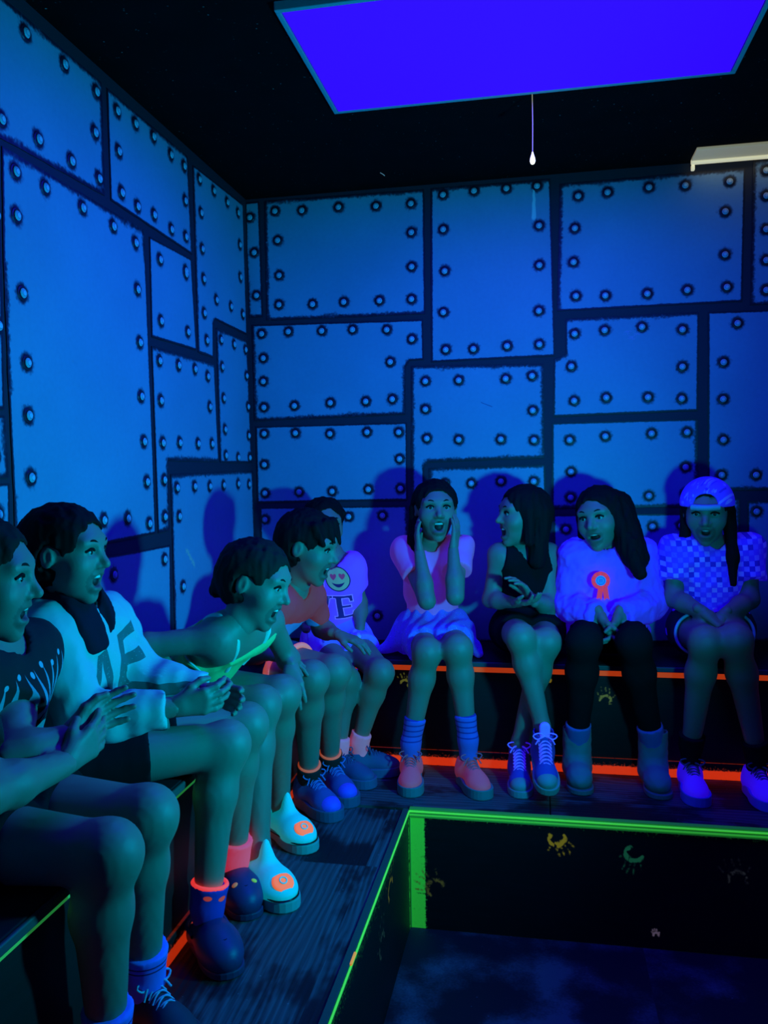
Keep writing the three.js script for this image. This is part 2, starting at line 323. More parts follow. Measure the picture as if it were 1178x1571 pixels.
{ // pit lining: one board for each side, set in from the top edge
  const w = FARX - PX, h = PD;
  const pl = struct('wall_pit', rbox(w, h, 0.02, PX + w / 2, -h / 2, PZ - 0.011, 0.002), null, 'black board lining the back of the pit with paint handprints and green sprayed edges');
  const t = sprayBoard(w, h, BOARD, GREEN, [[0, h - 0.014, w, h, 0.012, 0.7], [0, 0, 0.05, h, 0.008, 1.1]], put => {
    const P = (x, y, s, a, c, al, solid) => handPrint(put, x - PX, y + h, s, a, c, al, solid);
    P(1.325, -0.068, 0.062, -2.6, [190, 150, 30], 0.5, true);
    P(1.57, -0.105, 0.066, 2.95, [40, 130, 80], 0.34, true);
    P(0.905, -0.27, 0.075, 1.1, [110, 100, 40], 0.3); P(1.89, -0.16, 0.07, 0.4, [70, 74, 70], 0.2); P(1.64, -0.37, 0.02, 0.4, [150, 130, 140], 0.4);
    P(2.3, -0.2, 0.07, 0.3, [120, 110, 40], 0.3);
  });
  pl.material = paintMat(t, 0.2); faceUV(pl.geometry, PX, -h, w, h, 'x');
  const t2 = sprayBoard(FARZ - PZ, h, BOARD, GREEN, [[0, h - 0.008, FARZ - PZ, h, 0.03, 0.5], [0, 0, 0.012, h, 0.04, 0.25]], put => {
    handPrint(put, 0.36, h - 0.09, 0.085, 0.1, [150, 110, 30], 0.42); handPrint(put, 0.50, h - 0.18, 0.085, -0.2, [60, 80, 60], 0.34); handPrint(put, 0.95, h - 0.2, 0.08, 0.5, [60, 120, 70], 0.3);
  });
  const pl2 = struct('wall_pit_side', rbox(0.02, h, FARZ - PZ, PX - 0.011, -h / 2, (PZ + FARZ) / 2, 0.002), paintMat(t2, 0.2), 'black board lining the left side of the pit with faint handprints');
  faceUV(pl2.geometry, PZ, -h, FARZ - PZ, h, 'z');
  struct('wall_pit_far', rbox(0.02, h, FARZ - PZ, FARX + 0.011, -h / 2, (PZ + FARZ) / 2, 0.002), MAT.black, 'black board lining the right side of the pit');
  struct('wall_pit_near', rbox(w, h, 0.02, PX + w / 2, -h / 2, FARZ + 0.011, 0.002), MAT.black, 'black board lining the near side of the pit');
  // sawn plywood edge round the pit, its plies painted green
  const gm = [glowMat([0.05, 0.6, 0.06], [0.02, 0.26, 0.02]), glowMat([0.03, 0.3, 0.05], [0.004, 0.07, 0.008]), glowMat([0.06, 0.75, 0.08], [0.04, 0.46, 0.03])];
  const tr = struct('trim_1', rbox(w, 0.006, 0.02, PX + w / 2, 0.003, PZ - 0.011, 0.002), gm[1], 'green fluorescent painted back edge of the pit');
  for (const [y, k, d] of [[-0.0025, 2, 0.005], [-0.0085, 1, 0.004], [-0.0145, 0, 0.005], [-0.021, 1, 0.004]]) mesh('ply_edge', rbox(w, 0.0052, d, PX + w / 2, y, PZ + d / 2 - 0.001, 0.0012), gm[k], tr);
  const tr2 = struct('trim_2', rbox(0.02, 0.006, FARZ - PZ, PX - 0.011, 0.003, (PZ + FARZ) / 2, 0.002), mat([0.03, 0.09, 0.06], 0.7), 'green fluorescent painted left edge of the pit');
  for (const [y, k, d] of [[-0.002, 2, 0.004], [-0.009, 1, 0.003]]) mesh('ply_edge', rbox(d, 0.0055, FARZ - PZ, PX + d / 2 - 0.001, y, (PZ + FARZ) / 2, 0.0012), gm[k], tr2);
  mesh('corner_post', rbox(0.004, h - 0.03, 0.004, PX + 0.003, -h / 2 - 0.01, PZ + 0.003, 0.0015), gm[1], tr);
  mesh('paint_chip', rbox(0.007, 0.006, 0.05, PX + 0.001, 0.0035, 1.66, 0.002), glowMat([0.8, 0.4, 0.05], [0.5, 0.18, 0.02]), tr2);
}
// ---- benches
const benchMat = dull([0.02, 0.021, 0.026], 0.7, { bumpMap: plyBump, bumpScale: 0.0006 });
const seatEdge = mat([0.075, 0.085, 0.085], 0.5);
function bench(name, label, len, axis, front, stripe, sMatK, prints) {
  const o = thing(name, label, 'bench', axis === 'x' ? [BX + 0.003, 0, 0.013] : [0.013, 0, 0.016]);
  front -= 0.013; len -= 0.02;
  const X = axis === 'x', top = 0.024, k = 0.025;
  // len runs along the wall, front is the seat depth
  const B = (l, h, d, a, y, f, r) => X ? rbox(l, h, d, a, y, f, r) : rbox(d, h, l, f, y, a, r);
  mesh('seat_board', B(len, top, front, len / 2, BENCH - top / 2, front / 2, 0.005), benchMat, o);
  mesh('seat_nosing', B(len, top - 0.004, 0.01, len / 2, BENCH - top / 2, front + 0.004, 0.004), seatEdge, o);
  const face = B(len, BENCH - top, 0.018, len / 2, (BENCH - top) / 2, front - 0.03, 0.002);
  faceUV(face, 0, 0, len, BENCH - top, X ? 'x' : 'z');
  const t = sprayBoard(len, BENCH - top, BOARD, ORANGE, [[0, BENCH - top - 0.004, len, BENCH - top, 0.006, 0.5]], prints);
  mesh('front_panel', face, paintMat(t, 0.3), o);
  const st = mesh('painted_strip', B(len, 0.022, 0.01, len / 2, BENCH - top - 0.012, front - 0.017, 0.003), stripe, o);
  const foot = sprayBoard(len, 0.07, BOARD, ORANGE, [[0, 0.0, len, 0.036, 0.012, 1.0]]);
  const fg = B(len, 0.062, 0.012, len / 2, 0.031, front - 0.016, 0.003); faceUV(fg, 0, 0, len, 0.062, X ? 'x' : 'z');
  mesh('kick_board', fg, paintMat(foot, sMatK), o);
  return o;
}
const orangeStrip = glowMat([0.85, 0.12, 0.02], [0.34, 0.028, 0.004]);
const greenStrip = glowMat([0.05, 0.5, 0.1], [0.012, 0.16, 0.03]);
bench('bench', 'black bench along the back wall with orange painted strips', ROOM - BX, 'x', BZ, orangeStrip, 0.55, put => {
  const P = (x, y, s, a, c, al, so) => handPrint(put, x - BX, y, s, a, c, al, so);
  P(1.286, 0.36, 0.045, 0.4, [190, 160, 40], 0.5, true); P(0.734, 0.325, 0.04, 0.2, [140, 140, 50], 0.4); P(1.51, 0.285, 0.05, 0.1, [120, 130, 60], 0.34);
});
bench('bench', 'black bench along the left wall with a green painted strip', ROOM, 'z', BX, greenStrip, 0.4, null);

// ---- ceiling fittings
{
  const o = thing('ceiling_light_panel', 'large rectangular blue black-light panel recessed in the black ceiling', 'light', [1.238, H, 1.136]);
  const r = new Raster(256, 128, [62, 40, 255]);
  mesh('diffuser', box(1.215, 0.008, 0.605, 0, -0.02, 0), dull([0.02, 0.01, 0.05], 0.8, { emissive: lin(0.03, 0.0, 1.0), emissiveIntensity: 1.0 }), o);
  const fm = mat([0.16, 0.3, 0.36], 0.5);
  for (const [w, d, x, z] of [[1.25, 0.014, 0, 0.308], [1.25, 0.014, 0, -0.308], [0.014, 0.602, 0.618, 0], [0.014, 0.602, -0.618, 0]]) mesh('frame', rbox(w, 0.026, d, x, -0.013, z, 0.003), fm, o);
}
{
  const o = thing('pull_cord', 'thin cord with a bright bead hanging from the ceiling below the light panel', 'cord', [1.258, H, 0.79]);
  mesh('cord', tube([V(0, 0, 0), V(0.001, -0.1, 0), V(0, -0.195, 0)], 0.0016, 12, 6), glowMat([0.6, 0.45, 0.3], [0.26, 0.17, 0.07]), o);  // glow put into the cord colour to give its gold tone
  mesh('ceiling_hook', new THREE.LatheGeometry([[0, -0.012], [0.004, -0.011], [0.009, -0.004], [0.011, 0]].map(a => new THREE.Vector2(...a)), 16), MAT.metal, o);
  mesh('bead', new THREE.LatheGeometry([[0, -0.232], [0.006, -0.229], [0.009, -0.222], [0.008, -0.212], [0.004, -0.2], [0.002, -0.192]].map(a => new THREE.Vector2(...a)), 20), glowMat([0.8, 0.8, 0.7], [1.1, 1.1, 0.75], 0.3), o);
  const l = new THREE.PointLight(lin(1, 0.95, 0.7), 0.012, 0, 2); l.position.set(1.258, H - 0.245, 0.79); l.castShadow = true; scene.add(l);
}
{
  const o = thing('strip_light', 'cream ceiling strip fitting in the upper right against the back wall', 'light', [2.55, H, 0.1]);
  const cm = mat([0.5, 0.46, 0.34], 0.6, { emissive: lin(0.16, 0.14, 0.075) }), cb = mat([0.7, 0.66, 0.5], 0.5, { emissive: lin(0.5, 0.46, 0.27) });
  mesh('cover', rbox(1.36, 0.012, 0.115, 0, -0.006, 0.012, 0.003), cm, o);
  mesh('lip', rbox(1.36, 0.02, 0.02, 0, -0.012, -0.052, 0.004), cb, o);
  mesh('end_cap', rbox(0.014, 0.022, 0.016, -0.67, -0.03, -0.07, 0.004), cb, o);
  const l = new THREE.RectAreaLight(lin(1, 0.93, 0.65), 0.9, 1.3, 0.03); l.position.set(2.55, H - 0.028, 0.045); l.lookAt(2.55, 0, 0.045); l.castShadow = true; scene.add(l);
}
{ // the flood lamp in the pit, just right of the view
  const dir = LAMP_AIM.clone().sub(LAMP).normalize(), o = thing('flood_lamp', 'cyan flood lamp on a black tripod standing in the pit', 'lamp', [LAMP.x, -PD, LAMP.z]);
  const top = LAMP.y + PD, head = new THREE.Group(); head.name = 'lamp_head'; o.add(head);
  head.position.set(0, top, 0); head.lookAt(o.position.clone().add(V(0, top, 0)).add(dir));
  mesh('housing', join([rbox(0.2, 0.15, 0.06, 0, 0, -0.075, 0.012), ...[-0.07, -0.035, 0, 0.035, 0.07].map(x => box(0.006, 0.13, 0.03, x, 0, -0.115))]), MAT.metal, head);
  mesh('lens', rbox(0.18, 0.13, 0.006, 0, 0, -0.043, 0.002), mat([0.3, 0.5, 0.6], 0.4, { emissive: lin(0.0, 0.6, 1.0), emissiveIntensity: 1.2 }), head);
  mesh('bracket', tube([V(0.11, 0, -0.07), V(0.112, -0.09, -0.07), V(0, -0.11, -0.07), V(-0.112, -0.09, -0.07), V(-0.11, 0, -0.07)], 0.006, 40, 8), MAT.metal, head);
  mesh('pole', tube([V(0, 0.3, 0).addScaledVector(dir, -0.07), V(0, top - 0.1, 0).addScaledVector(dir, -0.07)], 0.012, 4, 12), MAT.metal, o);
  for (let k = 0; k < 3; k++) { const a = k * 2.094 + 0.4; mesh('leg', tube([V(0, 0.45, 0).addScaledVector(dir, -0.07), V(Math.cos(a) * 0.28, 0.008, Math.sin(a) * 0.28)], 0.008, 4, 8), MAT.metal, o); }
}
{ // a splinter-like chip of paint that hangs from the ceiling
  const o = mesh(numbered('paint_flake'), tube([V(0.645, H - 0.001, 0.19), V(0.655, H - 0.006, 0.185), V(0.662, H - 0.011, 0.18)], 0.0016, 8, 5), mat([0.7, 0.65, 0.55], 0.6, { emissive: lin(0.05, 0.045, 0.035) }), scene);
  o.userData = { label: 'small pale flake of paint on the black ceiling above the back wall', category: 'flake' };
}

// ------------------------------------------------------------------ people: smooth distance fields meshed by surface nets
const lerp = (a, b, t) => a.clone().lerp(b, t);
function rc(a, b, ra, rb, k = 0.02, o = {}) {          // tapered capsule; o.cutA / o.cutB end it flat
  const d = b.clone().sub(a), L2 = Math.max(d.lengthSq(), 1e-9), L = Math.sqrt(L2), R = Math.max(ra, rb);
  return {
    k, op: o.op || 'u', lo: V(Math.min(a.x, b.x) - R, Math.min(a.y, b.y) - R, Math.min(a.z, b.z) - R), hi: V(Math.max(a.x, b.x) + R, Math.max(a.y, b.y) + R, Math.max(a.z, b.z) + R),
    f(x, y, z) {
      const px = x - a.x, py = y - a.y, pz = z - a.z, u = (px * d.x + py * d.y + pz * d.z) / L2, t = u < 0 ? 0 : u > 1 ? 1 : u;
      let q = Math.hypot(px - d.x * t, py - d.y * t, pz - d.z * t) - (ra + (rb - ra) * t);
      if (o.cutB) q = Math.max(q, (u - 1) * L); if (o.cutA) q = Math.max(q, -u * L);
      return q;
    },
  };
}
function el(c, r, B, k = 0.02, op = 'u') {              // ellipsoid; B = [right, up, forward]
  const R = Math.max(...r), [X, Y, Z] = B || [V(1, 0, 0), V(0, 1, 0), V(0, 0, 1)];
  return {
    k, op, lo: V(c.x - R, c.y - R, c.z - R), hi: V(c.x + R, c.y + R, c.z + R),
    f(x, y, z) {
      const px = x - c.x, py = y - c.y, pz = z - c.z;
      const a = (px * X.x + py * X.y + pz * X.z) / r[0], b = (px * Y.x + py * Y.y + pz * Y.z) / r[1], e = (px * Z.x + py * Z.y + pz * Z.z) / r[2];
      const k0 = Math.hypot(a, b, e), k1 = Math.hypot(a / r[0], b / r[1], e / r[2]);
      return k1 < 1e-6 ? -Math.min(...r) : k0 * (k0 - 1) / k1;
    },
  };
}
function half(p, n, k = 0.004) { const q = n.clone().normalize(); return { k, op: 'i', f: (x, y, z) => (x - p.x) * q.x + (y - p.y) * q.y + (z - p.z) * q.z }; }   // keeps the side away from n
function net(prims, cell, o = {}) {
  const lo = V(9, 9, 9), hi = V(-9, -9, -9);
  for (const p of prims) if (p.op === 'u') { lo.min(p.lo); hi.max(p.hi); }
  lo.subScalar(cell * 3 + 0.012); hi.addScalar(cell * 3 + 0.012);
  const nx = Math.ceil((hi.x - lo.x) / cell) + 1, ny = Math.ceil((hi.y - lo.y) / cell) + 1, nz = Math.ceil((hi.z - lo.z) / cell) + 1;
  const D = new Float32Array(nx * ny * nz).fill(0.5), I = (i, j, k) => (k * ny + j) * nx + i;
  for (const p of prims) {
    const m = p.k + cell * 3 + 0.01, all = p.op === 'i';
    const i0 = all ? 0 : Math.max(0, Math.floor((p.lo.x - m - lo.x) / cell)), i1 = all ? nx - 1 : Math.min(nx - 1, Math.ceil((p.hi.x + m - lo.x) / cell));
    const j0 = all ? 0 : Math.max(0, Math.floor((p.lo.y - m - lo.y) / cell)), j1 = all ? ny - 1 : Math.min(ny - 1, Math.ceil((p.hi.y + m - lo.y) / cell));
    const k0 = all ? 0 : Math.max(0, Math.floor((p.lo.z - m - lo.z) / cell)), k1 = all ? nz - 1 : Math.min(nz - 1, Math.ceil((p.hi.z + m - lo.z) / cell));
    for (let k = k0; k <= k1; k++) for (let j = j0; j <= j1; j++) for (let i = i0; i <= i1; i++) {
      const n = I(i, j, k), a = D[n]; let b = p.f(lo.x + i * cell, lo.y + j * cell, lo.z + k * cell);
      if (p.op === 'u') { const h = Math.max(p.k - Math.abs(a - b), 0) / p.k; D[n] = Math.min(a, b) - h * h * p.k / 4; }
      else { if (p.op === 's') b = -b; const h = Math.max(p.k - Math.abs(a - b), 0) / p.k; D[n] = Math.max(a, b) + h * h * p.k / 4; }
    }
  }
  if (o.disp) for (let k = 0; k < nz; k++) for (let j = 0; j < ny; j++) for (let i = 0; i < nx; i++) { const n = I(i, j, k); if (D[n] > -0.03 && D[n] < 0.03) D[n] += o.disp(lo.x + i * cell, lo.y + j * cell, lo.z + k * cell); }
  const pos = [], idx = [], id = new Int32Array(nx * ny * nz).fill(-1);
  for (let k = 0; k < nz - 1; k++) for (let j = 0; j < ny - 1; j++) for (let i = 0; i < nx - 1; i++) {
    const n = I(i, j, k); let neg = 0; const v = [];
    for (let c = 0; c < 8; c++) { const q = D[n + (c & 1) + ((c >> 1) & 1) * nx + (c >> 2) * nx * ny]; v.push(q); if (q < 0) neg++; }
    if (neg === 0 || neg === 8) continue;
    let sx = 0, sy = 0, sz = 0, m = 0;
    for (let c = 0; c < 8; c++) for (let b = 1; b < 8; b <<= 1) {
      if (c & b) continue; const e = c | b; if ((v[c] < 0) === (v[e] < 0)) continue;
      const t = v[c] / (v[c] - v[e]); m++;
      sx += (c & 1) + (b === 1 ? t : 0); sy += ((c >> 1) & 1) + (b === 2 ? t : 0); sz += (c >> 2) + (b === 4 ? t : 0);
    }
    id[n] = pos.length / 3; pos.push(lo.x + (i + sx / m) * cell, lo.y + (j + sy / m) * cell, lo.z + (k + sz / m) * cell);
  }
  const S = [1, nx, nx * ny];
  for (let k = 1; k < nz - 1; k++) for (let j = 1; j < ny - 1; j++) for (let i = 1; i < nx - 1; i++) {
    const n = I(i, j, k);
    for (let ax = 0; ax < 3; ax++) {
      const a = D[n] < 0, b = D[n + S[ax]] < 0; if (a === b) continue;
      const u = S[(ax + 1) % 3], w = S[(ax + 2) % 3], A = id[n - u - w], B = id[n - w], C = id[n], E = id[n - u];
      if (A < 0 || B < 0 || C < 0 || E < 0) continue;
      if (a) idx.push(A, B, C, A, C, E); else idx.push(A, C, B, A, E, C);
    }
  }
  const g = new THREE.BufferGeometry();
  g.setAttribute('position', new THREE.Float32BufferAttribute(pos, 3)); g.setIndex(idx); g.computeVertexNormals();
  const uv = new Float32Array(pos.length / 3 * 2);
  for (let i = 0; i < pos.length / 3; i++) { const q = o.uv ? o.uv(pos[3 * i], pos[3 * i + 1], pos[3 * i + 2]) : [0, 0]; uv[2 * i] = q[0]; uv[2 * i + 1] = q[1]; }
  g.setAttribute('uv', new THREE.BufferAttribute(uv, 2));
  if (o.col) { const c = new Float32Array(pos.length); for (let i = 0; i < pos.length / 3; i++) c.set(o.col(pos[3 * i], pos[3 * i + 1], pos[3 * i + 2]), 3 * i); g.setAttribute('color', new THREE.BufferAttribute(c, 3)); }
  return g;
}
const SKIN = [0.42, 0.2, 0.15];
const skinMat = mat([1, 1, 1], 0.55, { vertexColors: true });
const eyeMat = mat([0.34, 0.34, 0.33], 0.35), irisMat = mat([0.02, 0.015, 0.012], 0.2), mouthMat = mat([0.02, 0.006, 0.006], 0.6), toothMat = mat([0.75, 0.74, 0.68], 0.3);
const hairMat = dull([0.011, 0.009, 0.009], 0.7), hairBrown = dull([0.024, 0.018, 0.015], 0.7);

function basis(yaw, pitch, roll) {                      // yaw 0 looks along +z, positive to +x; pitch down
  const e = new THREE.Euler(pitch, yaw, roll, 'YXZ'), m = new THREE.Matrix4().makeRotationFromEuler(e), X = V(), Y = V(), Z = V(); m.extractBasis(X, Y, Z); return [X, Y, Z];
}
function headParts(C, s, B, open, smile, neckTo) {
  const P = (x, y, z) => C.clone().addScaledVector(B[0], x * s).addScaledVector(B[1], y * s).addScaledVector(B[2], z * s);
  const R = (...r) => r.map(v => v * s), k = 0.05 * s, mo = -0.275 - 0.02 * open;
  const prims = [
    el(P(0, 0.13, -0.06), R(0.345, 0.37, 0.42), B, k), el(P(0, -0.06, 0.09), R(0.295, 0.36, 0.30), B, 0.12 * s), el(P(0, -0.28 - 0.05 * open, 0.13), R(0.2, 0.2, 0.21), B, 0.12 * s),
    el(P(0, -0.43 - 0.06 * open, 0.255), R(0.085, 0.075, 0.075), B, 0.1 * s),
    el(P(0.18, -0.12, 0.22), R(0.11, 0.11, 0.11), B, 0.1 * s), el(P(-0.18, -0.12, 0.22), R(0.11, 0.11, 0.11), B, 0.1 * s),
    el(P(0, 0.13, 0.31), R(0.24, 0.06, 0.06), B, 0.1 * s),
    el(P(0.14, 0.035, 0.385), R(0.075, 0.05, 0.05), B, 0.05 * s, 's'), el(P(-0.14, 0.035, 0.385), R(0.075, 0.05, 0.05), B, 0.05 * s, 's'),
    rc(P(0, 0.06, 0.345), P(0, -0.105, 0.445), 0.035 * s, 0.05 * s, 0.05 * s), el(P(0.05, -0.125, 0.385), R(0.04, 0.035, 0.04), B, 0.03 * s), el(P(-0.05, -0.125, 0.385), R(0.04, 0.035, 0.04), B, 0.03 * s),
    el(P(0, mo + 0.07, 0.34), R(0.115, 0.035, 0.055), B, 0.03 * s), el(P(0, mo - 0.075 * open - 0.03, 0.32), R(0.1, 0.04, 0.06), B, 0.03 * s),
    el(P(0, mo, 0.38), R(0.075 + 0.035 * smile, 0.02 + 0.062 * open, 0.12), B, 0.015 * s, 's'),
    el(P(0.35, -0.02, -0.04), R(0.04, 0.12, 0.075), B, 0.04 * s), el(P(-0.35, -0.02, -0.04), R(0.04, 0.12, 0.075), B, 0.04 * s),
    el(P(0.385, -0.01, -0.015), R(0.02, 0.07, 0.035), B, 0.015 * s, 's'), el(P(-0.385, -0.01, -0.015), R(0.02, 0.07, 0.035), B, 0.015 * s, 's'),
    rc(P(0, -0.22, -0.08), neckTo, 0.2 * s, 0.215 * s, 0.08 * s),
  ];
  const lip = P(0, mo, 0.35);
  const geo = net(prims, 0.019 * s, { col: (x, y, z) => { const q = Math.hypot(x - lip.x, y - lip.y, z - lip.z) / s; return q < 0.145 + 0.03 * open ? [0.34, 0.13, 0.1] : SKIN; } });
  return { geo, P, R, mo };
}
const HAND_S = 0.86;
function handPrims(w, dir, palm, side, curl, spread, s) { // side +1: thumb towards dir x palm
  const Y = dir.clone().normalize(), Z = palm.clone().addScaledVector(Y, -palm.dot(Y)).normalize(), X = Y.clone().cross(Z).multiplyScalar(side);
  const P = (x, y, z) => w.clone().addScaledVector(X, x * s).addScaledVector(Y, y * s).addScaledVector(Z, z * s), out = [];
  out.push(rc(P(0, -0.03, 0), P(0, 0.02, 0), 0.021 * s, 0.02 * s, 0.012));
  const xs = [0.028, 0.0095, -0.009, -0.026], ls = [0.92, 1.03, 0.97, 0.78], ys = [0.084, 0.088, 0.084, 0.077];
  xs.forEach((x, i) => {
    out.push(rc(P(x * 0.55, 0.01, 0), P(x, ys[i], 0), 0.0135 * s, 0.0115 * s, 0.014 * s));
    let p = [x, ys[i], 0], a = curl * 0.7, b = Math.max(-0.3, Math.min(0.3, x * 8 * spread));
    [0.040, 0.026, 0.021].forEach((l, j) => {
      const L = l * ls[i], q = [p[0] + Math.sin(b) * L * Math.cos(a), p[1] + Math.cos(a) * Math.cos(b) * L, p[2] + Math.sin(a) * L];
      out.push(rc(P(...p), P(...q), (0.0096 - j * 0.0008) * s, (0.009 - j * 0.001) * s, j ? 0.004 * s : 0.006 * s)); p = q; a += curl * (j ? 0.7 : 1);
    });
  });
  let p = [0.014, 0.022, 0.004], q = [0.040, 0.052, 0.014]; out.push(rc(P(...p), P(...q), 0.0155 * s, 0.012 * s, 0.012 * s));
  p = q; q = [0.050, 0.079, 0.022 + 0.01 * curl]; out.push(rc(P(...p), P(...q), 0.0112 * s, 0.0098 * s, 0.005 * s));
  p = q; q = [0.050 - 0.006 * curl, 0.099, 0.03 + 0.014 * curl]; out.push(rc(P(...p), P(...q), 0.0098 * s, 0.0078 * s, 0.004 * s));
  return out;
}
// ---- footwear, built once for each kind in its own frame: ground under the ankle, +z to the toe
function soleGeo(L0, L1, w, h, y = 0) {
  const sh = new THREE.Shape(); sh.moveTo(0, -L0);
  sh.bezierCurveTo(w * 0.95, -L0, w * 0.8, -L0 * 0.2, w * 0.78, L1 * 0.2); sh.bezierCurveTo(w * 1.15, L1 * 0.5, w * 1.2, L1, w * 0.1, L1);
  sh.bezierCurveTo(-w * 1.1, L1, -w * 1.1, L1 * 0.5, -w * 0.8, L1 * 0.2); sh.bezierCurveTo(-w * 0.8, -L0 * 0.2, -w * 0.95, -L0, 0, -L0);
  return new THREE.ExtrudeGeometry(sh, { depth: h - 0.006, bevelEnabled: true, bevelSize: 0.003, bevelThickness: 0.003, bevelSegments: 2, curveSegments: 10 }).rotateX(Math.PI / 2).translate(0, h - 0.003 + y, 0);
}
function laceGeo(z0, z1, y0, y1, w, n, r) {
  const list = [];
  for (let i = 0; i < n; i++) {
    const t = i / (n - 1), z = z0 + (z1 - z0) * t, y = y0 + (y1 - y0) * t, dz = (z1 - z0) / (n - 1);
    list.push(tube([V(-w, y - 0.012, z), V(-w * 0.4, y + 0.002, z + dz * 0.25), V(w * 0.4, y + 0.003, z + dz * 0.6), V(w, y - 0.012, z + dz * 0.9)], r, 8, 5));
    list.push(tube([V(w, y - 0.012, z), V(w * 0.4, y + 0.0035, z + dz * 0.25), V(-w * 0.4, y + 0.004, z + dz * 0.6), V(-w, y - 0.012, z + dz * 0.9)], r, 8, 5));
  }
  return list;
}
function bow(y, z, r) {
  return [-1, 1].map(s => tube([V(0, y, z), V(s * 0.02, y + 0.012, z), V(s * 0.042, y + 0.006, z + 0.006), V(s * 0.03, y - 0.006, z + 0.01), V(0, y, z + 0.002)], r, 16, 5))
    .concat([-1, 1].map(s => tube([V(0, y, z), V(s * 0.02, y - 0.002, z + 0.012), V(s * 0.034, y - 0.022, z + 0.018)], r, 8, 5)));
}
const up = V(0, 1, 0);
const SH = {};
SH.sneakerUpper = net([
  el(V(0, 0.036, 0.105), [0.04, 0.032, 0.052], null, 0.02), rc(V(0, 0.05, -0.02), V(0, 0.044, 0.08), 0.038, 0.034, 0.03), el(V(0, 0.048, -0.026), [0.035, 0.05, 0.032], null, 0.02),
  rc(V(0, 0.045, -0.012), V(0, 0.094, -0.014), 0.04, 0.036, 0.02, { cutB: 1 }), rc(V(0, 0.085, 0.014), V(0, 0.062, 0.075), 0.021, 0.02, 0.02), half(V(0, 0.02, 0), V(0, -1, 0)),
  rc(V(0, 0.07, -0.014), V(0, 0.13, -0.016), 0.03, 0.031, 0.006, { op: 's' }),
], 0.0042);
SH.highUpper = net([
  el(V(0, 0.034, 0.105), [0.037, 0.029, 0.048], null, 0.02), rc(V(0, 0.048, -0.02), V(0, 0.04, 0.08), 0.037, 0.031, 0.03), el(V(0, 0.048, -0.024), [0.034, 0.05, 0.032], null, 0.02),
  rc(V(0, 0.045, -0.01), V(0, 0.14, -0.014), 0.039, 0.038, 0.02, { cutB: 1 }), rc(V(0, 0.12, 0.014), V(0, 0.06, 0.075), 0.021, 0.019, 0.025), half(V(0, 0.02, 0), V(0, -1, 0)),
  rc(V(0, 0.1, -0.014), V(0, 0.18, -0.016), 0.031, 0.034, 0.006, { op: 's' }),
], 0.0042);
SH.bootUpper = net([
  el(V(0, 0.042, 0.09), [0.043, 0.038, 0.055], null, 0.02), rc(V(0, 0.05, -0.02), V(0, 0.048, 0.07), 0.042, 0.039, 0.03), el(V(0, 0.05, -0.022), [0.039, 0.05, 0.034], null, 0.02),
  rc(V(0, 0.05, -0.004), V(0, 0.2, -0.008), 0.052, 0.053, 0.03, { cutB: 1 }), half(V(0, 0.016, 0), V(0, -1, 0)), rc(V(0, 0.185, -0.008), V(0, 0.24, -0.008), 0.046, 0.047, 0.004, { op: 's' }),
], 0.0045, { disp: (x, y, z) => 0.0022 * N3(x * 40, y * 55, z * 40) });
SH.clogUpper = net([
  el(V(0, 0.038, 0.085), [0.052, 0.046, 0.07], null, 0.03), rc(V(0, 0.045, 0.0), V(0, 0.05, 0.06), 0.046, 0.044, 0.03), el(V(0, 0.03, -0.03), [0.044, 0.04, 0.036], null, 0.02),
  half(V(0, 0.006, 0), V(0, -1, 0)), rc(V(0, 0.06, -0.035), V(0, 0.13, 0.0), 0.03, 0.042, 0.012, { op: 's' }),
], 0.0045);
SH.sharkUpper = net([
  el(V(0, 0.034, 0.1), [0.045, 0.03, 0.056], null, 0.02), rc(V(0, 0.045, -0.02), V(0, 0.04, 0.08), 0.04, 0.037, 0.03), el(V(0, 0.05, -0.03), [0.037, 0.06, 0.03], null, 0.02),
  rc(V(0, 0.05, -0.046), V(0, 0.15, -0.07), 0.036, 0.006, 0.02), rc(V(0, 0.06, 0.045), V(0, 0.142, 0.034), 0.028, 0.003, 0.012), half(V(0, 0.02, 0), V(0, -1, 0)),
  rc(V(0, 0.062, -0.016), V(0, 0.16, -0.004), 0.031, 0.05, 0.006, { op: 's' }), rc(V(0, 0.07, -0.03), V(0, 0.15, -0.035), 0.026, 0.03, 0.006, { op: 's' }),
], 0.0042);
SH.sole = soleGeo(0.062, 0.158, 0.044, 0.026);
SH.thick = soleGeo(0.062, 0.158, 0.047, 0.036);
SH.slim = soleGeo(0.058, 0.148, 0.046, 0.018);
SH.laces = join([...laceGeo(0.082, 0.03, 0.083, 0.105, 0.022, 5, 0.0022), ...bow(0.112, 0.026, 0.0026)]);
SH.highLaces = join([...laceGeo(0.09, 0.028, 0.076, 0.137, 0.022, 8, 0.0024), ...bow(0.146, 0.022, 0.0028)]);
SH.tongue = net([rc(V(0, 0.125, 0.03), V(0, 0.175, 0.012), 0.018, 0.02, 0.01), half(V(0, 0.1, 0.033), V(0, 0.2, 1), 0.006)], 0.004);
